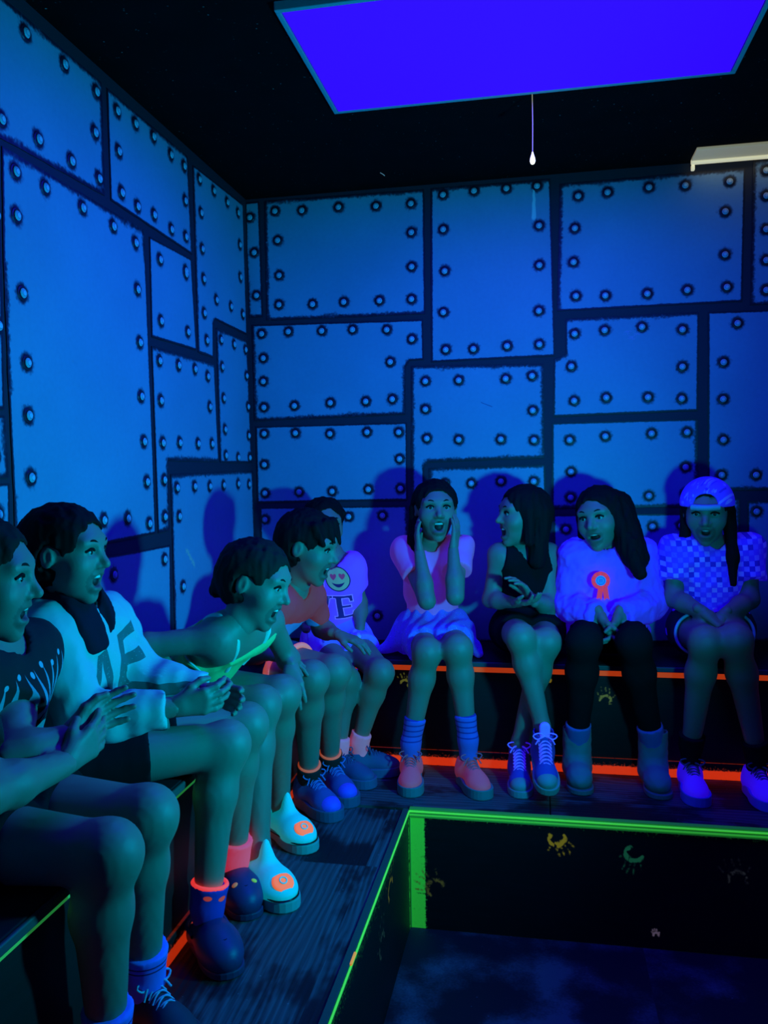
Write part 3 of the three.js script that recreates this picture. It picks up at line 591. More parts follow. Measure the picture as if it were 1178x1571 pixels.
function shoe(p, kind, c, A, yaw, o = {}) {
  const g = new THREE.Group(); g.name = 'shoe'; g.position.copy(A); g.rotation.set(o.pitch || 0, yaw, 0, 'YXZ'); if (o.scale) g.scale.setScalar(o.scale); p.add(g);
  if (kind === 'sneaker') { mesh('upper', SH.sneakerUpper, c.upper, g); mesh('sole', SH.thick, c.sole, g); mesh('laces', SH.laces, c.lace, g); if (c.toe) mesh('toe_cap', net([el(V(0, 0.04, 0.118), [0.036, 0.0305, 0.04], null, 0.01), half(V(0, 0.05, 0.1), V(0, 0.4, -1))], 0.005), c.toe, g); }
  if (kind === 'high') { mesh('upper', SH.highUpper, c.upper, g); mesh('sole', SH.sole, c.sole, g); mesh('laces', SH.highLaces, c.lace, g); if (o.tongue) mesh('tongue', SH.tongue, c.lace, g); mesh('toe_cap', net([el(V(0, 0.034, 0.117), [0.036, 0.03, 0.04], null, 0.01), half(V(0, 0.05, 0.108), V(0, 0.3, -1))], 0.005), c.sole, g); }
  if (kind === 'boot') { mesh('upper', SH.bootUpper, c.upper, g); mesh('sole', SH.slim, c.sole, g); }
  if (kind === 'clog') {
    mesh('upper', SH.clogUpper, c.upper, g); mesh('sole', SH.slim, c.sole, g);
    const hole = (x, z) => { const q = Math.sqrt(Math.max(0, 1 - (x / 0.052) ** 2 - ((z - 0.085) / 0.07) ** 2)); return V(x, 0.038 + 0.046 * q, z); };
    const hg = [], ch = [];
    [[-0.025, 0.1], [0.0, 0.112], [0.025, 0.1], [-0.013, 0.085], [0.013, 0.085], [-0.03, 0.075], [0.03, 0.075]].forEach(([x, z], i) => {
      const q = hole(x, z), n = V(x / 0.0027, (q.y - 0.038) / 0.0021, (z - 0.085) / 0.0049).normalize();
      const d = new THREE.CylinderGeometry(0.0058, 0.0058, 0.002, 12).applyQuaternion(new THREE.Quaternion().setFromUnitVectors(up, n)).translate(q.x, q.y, q.z);
      if (c.charm && c.charm[i]) mesh('charm', new THREE.SphereGeometry(0.009, 12, 8).scale(1, 0.5, 0.8).applyQuaternion(new THREE.Quaternion().setFromUnitVectors(up, n)).translate(q.x + n.x * 0.003, q.y + n.y * 0.003, q.z), c.charm[i], g); else hg.push(d);
    });
    for (const d of hg) mesh('vent_hole', d, MAT.black, g);
    mesh('heel_strap', tube([V(0.046, 0.055, 0.02), V(0.042, 0.06, -0.03), V(0, 0.06, -0.062), V(-0.042, 0.06, -0.03), V(-0.046, 0.055, 0.02)], 0.006, 30, 8), c.upper, g);
  }
  if (kind === 'shark') {
    mesh('upper', SH.sharkUpper, c.upper, g); mesh('sole', SH.sole, c.sole, g);
    const n = V(0, 1, 0.55).normalize(), q = new THREE.Quaternion().setFromUnitVectors(up, n), put = (geo, h) => geo.applyQuaternion(q).translate(0, 0.052 + h, 0.122 + h * 0.5);
    mesh('patch', put(new THREE.LatheGeometry([[0.0, 0], [0.026, 0], [0.0265, 0.006], [0.02, 0.0095], [0, 0.0105]].map(a => new THREE.Vector2(...a)), 24), 0.002), c.patch, g);
    mesh('patch_ring', put(new THREE.TorusGeometry(0.0085, 0.0018, 8, 20).rotateX(Math.PI / 2), 0.0125), c.upper, g);
    mesh('piping', tube([V(0.0, 0.03, -0.064), V(0.043, 0.03, -0.02), V(0.045, 0.03, 0.07), V(0.03, 0.03, 0.145), V(0, 0.03, 0.16), V(-0.03, 0.03, 0.145), V(-0.045, 0.03, 0.07), V(-0.043, 0.03, -0.02), V(0, 0.03, -0.064)], 0.0022, 60, 6), irisMat, g);
    mesh('heel_tab', rbox(0.03, 0.05, 0.012, 0, 0.045, -0.066, 0.005), c.patch, g);
  }
  return g;
}
const JOINTS = {
  p1: {head: [0.28, 1.0, 2.21], neck: [0.22, 0.87, 2.13], pelvis: [0.15, 0.53, 2.1], shR: [0.24, 0.82, 2.25], shL: [0.22, 0.82, 2.0], elR: [0.42, 0.692, 2.423], wrR: [0.43, 0.667, 2.215], elL: [0.34, 0.682, 2.245], wrL: [0.41, 0.7, 2.166], hipR: [0.17, 0.5, 2.19], hipL: [0.17, 0.5, 2.03], knR: [0.501, 0.5, 2.201], knL: [0.495, 0.5, 2.04], anR: [0.462, 0.11, 2.159], anL: [0.438, 0.11, 1.963], toeR: [0.512, 0.02, 2.183], toeL: [0.505, 0.02, 1.998]},
  p2: {head: [0.23, 1.01, 1.858], neck: [0.19, 0.888, 1.813], pelvis: [0.15, 0.53, 1.74], shR: [0.2, 0.837, 1.913], shL: [0.19, 0.817, 1.638], elR: [0.28, 0.645, 1.91], wrR: [0.46, 0.659, 1.835], elL: [0.3, 0.666, 1.655], wrL: [0.46, 0.64, 1.642], hipR: [0.17, 0.5, 1.81], hipL: [0.17, 0.5, 1.65], knR: [0.494, 0.5, 1.614], knL: [0.488, 0.5, 1.458], anR: [0.456, 0.11, 1.672], anL: [0.429, 0.11, 1.416], toeR: [0.532, 0.02, 1.752], toeL: [0.522, 0.02, 1.546]},
  p3: {head: [0.49, 0.871, 1.347], neck: [0.43, 0.754, 1.36], pelvis: [0.17, 0.53, 1.2], shR: [0.4, 0.724, 1.418], shL: [0.46, 0.73, 1.17], elR: [0.22, 0.716, 1.483], wrR: [0.24, 0.55, 1.347], elL: [0.47, 0.58, 1.02], wrL: [0.5, 0.57, 1.08], hipR: [0.18, 0.5, 1.28], hipL: [0.18, 0.5, 1.12], knR: [0.468, 0.5, 1.279], knL: [0.492, 0.5, 1.158], anR: [0.478, 0.11, 1.353], anL: [0.436, 0.11, 1.028], toeR: [0.574, 0.02, 1.449], toeL: [0.568, 0.02, 1.149]},
  p4: {head: [0.47, 0.914, 0.743], neck: [0.4, 0.77, 0.714], pelvis: [0.18, 0.52, 0.72], shR: [0.37, 0.72, 0.84], shL: [0.42, 0.71, 0.58], elR: [0.3, 0.57, 0.93], wrR: [0.4, 0.585, 1.0], elL: [0.44, 0.57, 0.5], wrL: [0.53, 0.57, 0.6], hipR: [0.19, 0.5, 0.8], hipL: [0.19, 0.5, 0.64], knR: [0.531, 0.5, 0.959], knL: [0.573, 0.49, 0.829], anR: [0.47, 0.11, 0.807], anL: [0.511, 0.11, 0.674], toeR: [0.621, 0.02, 0.944], toeL: [0.648, 0.02, 0.835]},
  p5: {head: [0.394, 0.952, 0.25], neck: [0.43, 0.804, 0.24], pelvis: [0.422, 0.494, 0.2], shR: [0.334, 0.768, 0.24], shL: [0.502, 0.783, 0.24], elR: [0.294, 0.616, 0.27], wrR: [0.352, 0.547, 0.4], elL: [0.529, 0.621, 0.2], wrL: [0.549, 0.531, 0.3], hipR: [0.369, 0.456, 0.22], hipL: [0.491, 0.467, 0.22], knR: [0.543, 0.386, 0.54], knL: [0.674, 0.41, 0.52], anR: [0.517, 0.132, 0.56], anL: [0.583, 0.132, 0.5], toeR: [0.585, 0.02, 0.588], toeL: [0.671, 0.02, 0.476]},
  p6: {head: [0.862, 1.015, 0.27], neck: [0.839, 0.864, 0.23], pelvis: [0.836, 0.517, 0.2], shR: [0.733, 0.846, 0.24], shL: [0.952, 0.865, 0.24], elR: [0.843, 0.67, 0.42], wrR: [0.806, 0.855, 0.35], elL: [0.952, 0.689, 0.42], wrL: [0.94, 0.865, 0.35], hipR: [0.781, 0.506, 0.22], hipL: [0.903, 0.509, 0.22], knR: [0.856, 0.497, 0.53], knL: [0.971, 0.512, 0.53], anR: [0.789, 0.147, 0.53], anL: [1.005, 0.17, 0.53], toeR: [0.806, 0.02, 0.68], toeL: [1.052, 0.02, 0.626]},
  p7: {head: [1.203, 0.991, 0.26], neck: [1.221, 0.863, 0.22], pelvis: [1.223, 0.529, 0.18], shR: [1.112, 0.836, 0.26], shL: [1.308, 0.83, 0.2], elR: [1.076, 0.652, 0.26], wrR: [1.178, 0.661, 0.38], elL: [1.309, 0.624, 0.26], wrL: [1.239, 0.679, 0.38], hipR: [1.159, 0.527, 0.22], hipL: [1.281, 0.53, 0.22], knR: [1.201, 0.563, 0.55], knL: [1.294, 0.538, 0.5], anR: [1.277, 0.24, 0.56], anL: [1.191, 0.149, 0.48], toeR: [1.299, 0.122, 0.66], toeL: [1.202, 0.02, 0.622]},
  p8: {head: [1.5, 0.978, 0.28], neck: [1.528, 0.854, 0.23], pelvis: [1.537, 0.544, 0.2], shR: [1.416, 0.829, 0.24], shL: [1.65, 0.835, 0.24], elR: [1.382, 0.63, 0.26], wrR: [1.494, 0.623, 0.42], elL: [1.688, 0.644, 0.28], wrL: [1.555, 0.624, 0.42], hipR: [1.473, 0.534, 0.22], hipL: [1.598, 0.536, 0.22], knR: [1.425, 0.547, 0.53], knL: [1.599, 0.551, 0.53], anR: [1.405, 0.142, 0.43], anL: [1.679, 0.143, 0.43], toeR: [1.425, 0.142, 0.53], toeL: [1.699, 0.143, 0.53]},
  p9: {head: [1.887, 1.001, 0.3], neck: [1.913, 0.866, 0.24], pelvis: [1.922, 0.552, 0.2], shR: [1.788, 0.849, 0.25], shL: [2.039, 0.862, 0.25], elR: [1.769, 0.673, 0.3], wrR: [1.851, 0.647, 0.45], elL: [2.04, 0.672, 0.3], wrL: [1.913, 0.636, 0.45], hipR: [1.851, 0.541, 0.22], hipL: [1.985, 0.544, 0.22], knR: [1.835, 0.563, 0.56], knL: [1.933, 0.573, 0.56], anR: [1.804, 0.17, 0.47], anL: [2.023, 0.16, 0.48], toeR: [1.804, 0.17, 0.57], toeL: [2.033, 0.16, 0.58]},
};
function foldNoise(a, f) { return (x, y, z) => a * (N3(x * f, y * f * 0.7, z * f) + 0.6 * N3(x * f * 2.3 + 5, y * f * 1.5, z * f * 2.3)); }

// spec: head yaw/pitch/roll, head size, clothes; everything is built in world metres and hung on a group at the sitter's base
function person(key, label, o) {
  const j = {}; for (const [k, v] of Object.entries(JOINTS[key])) j[k] = V(...v);
  const base = V(j.pelvis.x, 0, j.pelvis.z), p = thing('person', label, 'person', [base.x, 0, base.z]);
  const add = (name, geo, m, parent) => mesh(name, geo.translate(-base.x, 0, -base.z), m, parent || p);
  const s = o.s || 1, hs = o.head || 0.222, B = basis(...o.face);
  const spine = lerp(j.neck, j.pelvis, 0.5), chest = lerp(j.neck, j.pelvis, 0.3);
  const upv = j.neck.clone().sub(j.pelvis).normalize(), rt = j.shL.clone().sub(j.shR).normalize(), fwd = rt.clone().cross(upv).normalize();
  const cR = lerp(j.shR, chest, 0.42), cL = lerp(j.shL, chest, 0.42), wR = spine.clone().addScaledVector(rt, -0.045 * s), wL = spine.clone().addScaledVector(rt, 0.045 * s);
  const torso = e => [rc(cR, cL, (0.072 + e / s) * s, (0.072 + e / s) * s, 0.05), rc(wR, wL, 0.07 * s + e, 0.07 * s + e, 0.06), rc(j.hipR, j.hipL, 0.078 * s + e, 0.078 * s + e, 0.06), rc(spine, j.pelvis, 0.08 * s + e, 0.09 * s + e, 0.06),
    rc(lerp(j.neck, j.shR, 0.25).addScaledVector(upv, -0.03), j.shR, 0.04 * s + e, 0.045 * s + e, 0.04), rc(lerp(j.neck, j.shL, 0.25).addScaledVector(upv, -0.03), j.shL, 0.04 * s + e, 0.045 * s + e, 0.04)];
  const arm = (S, e = 0, t = 2, cut = true) => {
    const a = j['sh' + S], b = j['el' + S], c = j['wr' + S], r1 = 0.041 * s + e, r2 = 0.034 * s + e, r3 = 0.023 * s + e;
    if (t <= 1) { const q = lerp(a, b, t); return [rc(a, q, r1, r1 + (r2 - r1) * t, 0.03, { cutB: cut })]; }
    const q = lerp(b, c, t - 1); return [rc(a, b, r1, r2, 0.03), rc(b, lerp(b, q, 0.35), r2, r2 * 1.02, 0.02), rc(lerp(b, q, 0.35), q, r2 * 1.02, r2 + (r3 - r2) * (t - 1), 0.02, { cutB: cut && e > 0 })];
  };
  const leg = (S, e = 0, t = 2) => {
    const a = j['hip' + S], b = j['kn' + S], c = j['an' + S], r1 = 0.078 * s + e, r2 = 0.052 * s + e, r3 = 0.032 * s + e;
    if (t <= 1) { const q = lerp(a, b, t); return [rc(a, q, r1, r1 + (r2 - r1) * t, 0.03, { cutB: 1 })]; }
    const back = j['hip' + S].clone().sub(b).setY(0).normalize().multiplyScalar(0.012), m = lerp(b, c, 0.3).add(back);
    const L = [rc(a, b, r1, r2, 0.03), el(b.clone().addScaledVector(back, -0.5), [0.05 * s + e, 0.055 * s + e, 0.05 * s + e], null, 0.03), rc(b, m, r2 * 0.93, 0.05 * s + e, 0.03)];
    L.push(rc(m, lerp(m, c, Math.min(1, t - 1)), 0.05 * s + e, r3, 0.03, { cutB: e > 0 })); return L;
  };
  // body: one continuous skin mesh with head and hands
  const neckTop = j.neck.clone().addScaledVector(upv, 0.02);
  const head = headParts(j.head, hs, B, o.open ?? 0.7, o.smile ?? 0.4, neckTop);
  const bodyPrims = [...torso(0), ...arm('R'), ...arm('L'), ...leg('R'), ...leg('L'), rc(j.neck.clone().addScaledVector(upv, -0.05), neckTop, 0.055 * s, 0.046 * s, 0.04)];
  for (const S of ['R', 'L']) bodyPrims.push(rc(j['an' + S], j['an' + S].clone().setY(Math.max(0.05, j['an' + S].y - 0.05)), 0.03 * s, 0.028 * s, 0.02));
  const geos = [net(bodyPrims, 0.0105, { col: () => SKIN }), head.geo];
  for (const S of ['R', 'L']) if (o['hand' + S]) { const [d, pl, cu, sp] = o['hand' + S]; geos.push(net(handPrims(j['wr' + S], V(...d), V(...pl), S === 'R' ? 1 : -1, cu, sp ?? 0.6, HAND_S * (o.hand || 1)), 0.0034, { col: () => SKIN })); }
  add('body', mergeGeometries(geos), skinMat);
  const P = head.P;
  for (const x of [-1, 1]) {
    const c = P(0.14 * x, 0.03, 0.306), g = new THREE.SphereGeometry(0.055 * hs, 16, 12).translate(c.x, c.y, c.z), e = add('eye', g, eyeMat);
    const q = P(0.14 * x, 0.028, 0.332); add('iris', new THREE.SphereGeometry(0.034 * hs, 12, 8).translate(q.x, q.y, q.z), irisMat, e);
    add('eyelid', tube([P(0.07 * x, 0.042, 0.348), P(0.14 * x, 0.066, 0.358), P(0.21 * x, 0.038, 0.322)], 0.016 * hs, 10, 6), hairMat, e);
    add('eyebrow', tube([P(0.06 * x, 0.125, 0.385), P(0.14 * x, 0.155, 0.372), P(0.23 * x, 0.12, 0.315)], 0.014 * hs, 12, 6), o.hairMat || hairMat);
  }
  if (o.open !== 0) {
    add('mouth_inside', net([el(P(0, head.mo, 0.285), head.R(0.085, 0.03 + 0.06 * (o.open ?? 0.7), 0.06), B, 0.01)], 0.02 * hs), mouthMat);
    add('teeth', tube([P(-0.06, head.mo + 0.045, 0.325), P(0, head.mo + 0.043, 0.352), P(0.06, head.mo + 0.045, 0.325)], 0.02 * hs, 12, 6), toothMat);
  }
  // hair
  const hp = [el(P(0, 0.16, -0.075), head.R(0.39, 0.39, 0.45), B, 0.02), el(P(0, -0.02, -0.2), head.R(0.36, 0.36, 0.3), B, 0.05)];
  hp.push(el(P(0, o.fringe ? -0.2 : -0.13, 0.42), head.R(0.335, o.fringe ? 0.44 : 0.47, 0.42), B, 0.02 * hs, 's'));
  for (const x of [-1, 1]) hp.push(el(P(0.39 * x, -0.06, 0.0), head.R(0.12, o.ears === false ? 0.01 : 0.17, 0.14), B, 0.02 * hs, 's'));
  for (const q of o.locks || []) hp.push(rc(P(...q[0]), P(...q[1]), q[2] * hs, q[3] * hs, 0.06 * hs));
  const flow = (x, y, z) => 0.021 * hs * (N3(x * 95, y * 11, z * 95) + 0.8 * N3(x * 50, y * 7, z * 50));
  const hair = add('hair', net(hp, o.locks ? 0.0055 : 0.0048, { disp: flow }), o.hairMat || hairMat);
  if (o.strands) add('strands', join(o.strands.map(q => tube(q.map(a => P(...a)), 0.02 * hs, 12, 5))), o.hairMat || hairMat);
  // clothes
  const pose = { j, s, hs, B, P, R: head.R, chest, spine, upv, rt, fwd, torso, arm, leg, add, p, base };
  o.dress(pose);
  for (const S of ['R', 'L']) {
    const f = o['shoe' + S] || o.shoe; if (!f) continue;
    const a = j['an' + S], t = j['toe' + S], yaw = f.yaw ?? Math.atan2(t.x - a.x, t.z - a.z);
    shoe(p, f.kind, f.c, V(a.x - base.x, f.y ?? 0.001, a.z - base.z), yaw, f);
    if (f.sock) { const top = lerp(j['kn' + S], a, f.sock.t), g = net([rc(top, a, 0.044 * s * f.sock.r, 0.037 * s * f.sock.r, 0.01, { cutA: 1 }), rc(a, a.clone().setY(Math.max(0.03, a.y - 0.06)), 0.036, 0.034, 0.02)], 0.0065, { uv: (x, y, z) => [Math.atan2(x - a.x, z - a.z) / 6.283, (y - a.y) / 0.1] }); add('sock', g, f.sock.m); if (f.sock.rim) add('sock_rim', new THREE.TorusGeometry((f.sock.rimR || 0.038) * s * f.sock.r, 0.0055, 8, 28).rotateX(Math.PI / 2).applyQuaternion(new THREE.Quaternion().setFromUnitVectors(up, top.clone().sub(a).normalize())).translate(top.x, top.y, top.z), f.sock.rim); }
  }
  return p;
}
function canvasTex(w, h, draw) {
  const c = document.createElement('canvas'); c.width = w; c.height = h; const g = c.getContext('2d'); draw(g, w, h);
  const t = new THREE.CanvasTexture(c); t.colorSpace = THREE.SRGBColorSpace; t.magFilter = THREE.LinearFilter; return t;
}
// print coordinates on the chest: 0.5 m square centred on the breastbone
const chestUV = q => (x, y, z) => { const d = V(x - q.chest.x, y - q.chest.y, z - q.chest.z), f = d.dot(q.fwd) > -0.02; return f ? [0.5 + d.dot(q.rt) / 0.5, 0.5 + d.dot(q.upv) / 0.5] : [0.02, 0.02]; };
function shirt(q, o) {
  const e = o.e ?? 0.013, pr = [...q.torso(e)];
  if (o.sleeve) for (const S of ['R', 'L']) pr.push(...q.arm(S, o.se ?? 0.016, o.sleeve));
  if (o.extra) pr.push(...o.extra);
  pr.push(half(q.j.pelvis.clone().addScaledVector(q.upv, o.hem ?? -0.02), q.upv.clone().negate()));
  pr.push(half(q.j.neck.clone().addScaledVector(q.upv, o.neck ?? 0.045), q.upv, 0.01));
  if (o.hole !== 0) pr.push(rc(q.j.neck.clone().addScaledVector(q.upv, -0.02).addScaledVector(q.fwd, 0.012), q.j.neck.clone().addScaledVector(q.upv, 0.12).addScaledVector(q.fwd, 0.012), o.hole || 0.058, 0.075, 0.006, { op: 's' }));
  if (o.scoop) pr.push(el(q.j.neck.clone().addScaledVector(q.fwd, 0.045).addScaledVector(q.upv, o.scoopY ?? 0.0), [o.scoop, o.scoop * (o.scoopH || 0.8), 0.09], [q.rt, q.upv, q.fwd], 0.006, 's'));
  if (o.cuts) pr.push(...o.cuts);
  return q.add(o.name || 'shirt', net(pr, o.cell || 0.0075, { disp: foldNoise(o.fold ?? 0.004, o.freq ?? 16), uv: o.uv || chestUV(q) }), o.m);
}
function legwear(q, name, t, e, m, o = {}) {
  const pr = [rc(q.j.hipR, q.j.hipL, 0.078 * q.s + e, 0.078 * q.s + e, 0.06), rc(q.spine.clone().lerp(q.j.pelvis, 0.5), q.j.pelvis, 0.08 * q.s + e, 0.09 * q.s + e, 0.06), ...q.leg('R', e, t), ...q.leg('L', e, t), ...(o.extra || [])];
  pr.push(half(q.j.pelvis.clone().addScaledVector(up, o.top ?? 0.13), V(0, 1, 0))); if (o.cuts) pr.push(...o.cuts);
  return q.add(name, net(pr, o.cell || 0.0075, { disp: foldNoise(o.fold ?? 0.003, 15), uv: o.uv || ((x, y, z) => [(x + 0.5 * y) / 0.25, (z + y) / 0.25]) }), m);
}

// ------------------------------------------------------------------ the sitters
const D2 = Math.PI / 180;
const cloth = { black: dull([0.009, 0.009, 0.011], 0.95), navy: mat([0.025, 0.03, 0.07], 0.8), white: mat([0.86, 0.86, 0.88], 0.85) };
const canvasWhite = mat([0.78, 0.78, 0.82], 0.8), rubber = mat([0.3, 0.36, 0.36], 0.6), laceWhite = glowMat([0.6, 0.4, 0.98], [0.02, 0.0, 0.3], 0.8);

const sockDots = mat([1, 1, 1], 0.9, { map: canvasTex(256, 128, (g, w, h) => { g.fillStyle = '#4a3ab4'; g.fillRect(0, 0, w, h); g.fillStyle = '#e05040'; for (let k = 0; k < 7; k++) { g.beginPath(); g.ellipse(18 + k * 36, 78 + (k % 2) * 14, 11, 8, 0.3, 0, 7); g.fill(); } }), emissive: lin(0.6, 0.04, 0.03), emissiveMap: canvasTex(256, 128, (g, w, h) => { g.fillStyle = '#000'; g.fillRect(0, 0, w, h); g.fillStyle = '#b0b0b0'; for (let k = 0; k < 7; k++) { g.beginPath(); g.ellipse(18 + k * 36, 78 + (k % 2) * 14, 11, 8, 0.3, 0, 7); g.fill(); } }) });
// 1: at the left edge of the view, black shirt
person('p1', 'child in a black printed shirt at the left edge, nearest the camera, legs bare', {
  face: [108 * D2, 4 * D2, 0], head: 0.214, s: 1.04, open: 0.5, smile: 0.6, hairMat: hairBrown,
  locks: [[[0, 0.1, -0.45], [0, -0.05, -0.6], 0.14, 0.12]],
  handR: [[0.25, 0.3, -1], [-1, 0, -0.2], 0.35], handL: [[0.3, 0.25, -1], [1, 0.2, 0], 0.35],
  dress(q) {
    const m = mat([1, 1, 1], 0.9, { map: canvasTex(512, 512, (g, w) => {
      g.fillStyle = '#141416'; g.fillRect(0, 0, w, w); g.translate(0, -48); g.strokeStyle = '#939dab'; g.lineCap = 'round'; g.fillStyle = '#aab4c0';
      for (let k = 0; k < 9; k++) { const x = 130 + k * 30; g.lineWidth = 7; g.beginPath(); g.moveTo(x - 8, 330); g.lineTo(x + 2, 262); g.lineTo(x + 12, 330); g.stroke(); g.lineWidth = 3; g.beginPath(); g.moveTo(x, 334); g.lineTo(x + 3, 272); g.stroke(); }
      for (let k = 0; k < 6; k++) { g.beginPath(); g.arc(165 + k * 38, 246 - (k % 2) * 8, 6, 0, 7); g.fill(); }
      g.beginPath(); g.ellipse(260, 410, 120, 52, 0, 0, 7); g.fillStyle = '#6f8a86'; g.fill(); g.lineWidth = 8; g.strokeStyle = '#0c0c0e'; g.stroke();
      g.fillStyle = '#93b0a0'; g.beginPath(); g.ellipse(230, 405, 46, 40, 0.4, 0, 7); g.fill(); g.fillStyle = '#5a86a4'; g.beginPath(); g.ellipse(310, 415, 40, 30, -0.4, 0, 7); g.fill();
    }) });
    shirt(q, { m, sleeve: 0.6, hole: 0.064 });
    legwear(q, 'shorts', 0.45, 0.014, cloth.black);
  },
  shoe: { kind: 'sneaker', c: { upper: mat([0.03, 0.035, 0.06], 0.7), sole: mat([0.05, 0.055, 0.07], 0.6), lace: mat([0.5, 0.5, 0.7], 0.8) }, sock: { t: 0.80, r: 1.06, m: mat([1, 1, 1], 0.9, { map: canvasTex(64, 256, (g, w, h) => { g.fillStyle = '#8c7cff'; g.fillRect(0, 0, w, h); g.fillStyle = '#2c2080'; g.fillRect(0, 150, w, 10); g.fillRect(0, 120, w, 10); }) }) } },
});
// 2: off-white sweatshirt with glitter letters
person('p2', 'child in an off-white sweatshirt with glitter letters, mouth open, looking right', {
  face: [92 * D2, 2 * D2, 0], head: 0.206, s: 1.0, open: 0.8,
  locks: [[[0, 0.05, -0.4], [0, -0.3, -0.42], 0.16, 0.08]],
  handR: [[0.9, 0.1, -0.4], [0.3, 0.2, -1], 0.5], handL: [[0.95, -0.1, 0.25], [0.2, 0.1, 1], 0.5],
  dress(q) {
    const m = mat([1, 1, 1], 0.9, { map: canvasTex(1024, 1024, (g, w) => {
      g.fillStyle = '#a9c0bd'; g.fillRect(0, 0, w, w); g.fillStyle = '#4c6a66'; g.font = 'bold 400px sans-serif'; g.save(); g.translate(370, 815); g.rotate(-0.12); g.scale(0.9, 1.1); g.fillText('AE', 0, 0); g.restore();
      let sd = 5; const R = () => (sd = (sd * 16807) % 2147483647) / 2147483647; g.fillStyle = '#cfe6de';
      for (let k = 0; k < 260; k++) { const x = 380 + R() * 480, y = 475 + R() * 330; g.globalAlpha = 0.35; g.fillRect(x, y, 4, 4); } g.globalAlpha = 1;
    }) });
    shirt(q, { name: 'sweatshirt', m, sleeve: 1.92, se: 0.019, e: 0.02, hem: -0.075, fold: 0.008, freq: 15 });
    const c = q.j.neck;
    q.add('collar', net([...q.torso(0.029), rc(c.clone().addScaledVector(q.upv, -0.03), c.clone().addScaledVector(q.upv, 0.04), 0.09, 0.078, 0.03),
      el(c.clone().addScaledVector(q.fwd, 0.03).addScaledVector(q.rt, -0.012).addScaledVector(q.upv, -0.012), [0.088, 0.105, 0.13], [q.rt.clone().multiplyScalar(0.94).addScaledVector(q.upv, 0.34), q.upv.clone().multiplyScalar(0.94).addScaledVector(q.rt, -0.34), q.fwd], 0.004, 'i'),
      rc(c.clone().addScaledVector(q.upv, -0.03).addScaledVector(q.fwd, 0.015), c.clone().addScaledVector(q.upv, 0.12).addScaledVector(q.fwd, 0.02), 0.056, 0.075, 0.006, { op: 's' }),
      rc(c.clone().addScaledVector(q.fwd, 0.09).addScaledVector(q.rt, 0.012).addScaledVector(q.upv, 0.03), c.clone().addScaledVector(q.fwd, 0.13).addScaledVector(q.rt, 0.012).addScaledVector(q.upv, -0.13), 0.03, 0.012, 0.004, { op: 's' }),
    ], 0.006, { disp: foldNoise(0.004, 25) }), dull([0.016, 0.013, 0.026], 0.9));
    legwear(q, 'shorts', 0.5, 0.014, cloth.black);
  },
  shoe: { kind: 'clog', c: { upper: mat([0.03, 0.04, 0.13], 0.5), sole: mat([0.03, 0.035, 0.1], 0.5), charm: { 0: glowMat([0.8, 0.3, 0.1], [0.18, 0.05, 0.02]), 3: glowMat([0.8, 0.3, 0.1], [0.18, 0.05, 0.02]), 2: glowMat([0.5, 0.7, 0.1], [0.08, 0.14, 0.01]) } }, sock: { t: 0.86, r: 1.08, m: glowMat([0.8, 0.12, 0.16], [0.36, 0.018, 0.045]) } },
  shoeR: { kind: 'clog', c: { upper: mat([0.03, 0.04, 0.13], 0.5), sole: mat([0.03, 0.035, 0.1], 0.5), charm: { 5: glowMat([0.8, 0.3, 0.1], [0.12, 0.03, 0.01]) } }, sock: { t: 0.86, r: 1.1, m: sockDots, rim: glowMat([0.9, 0.12, 0.08], [0.72, 0.03, 0.03]) } },
});
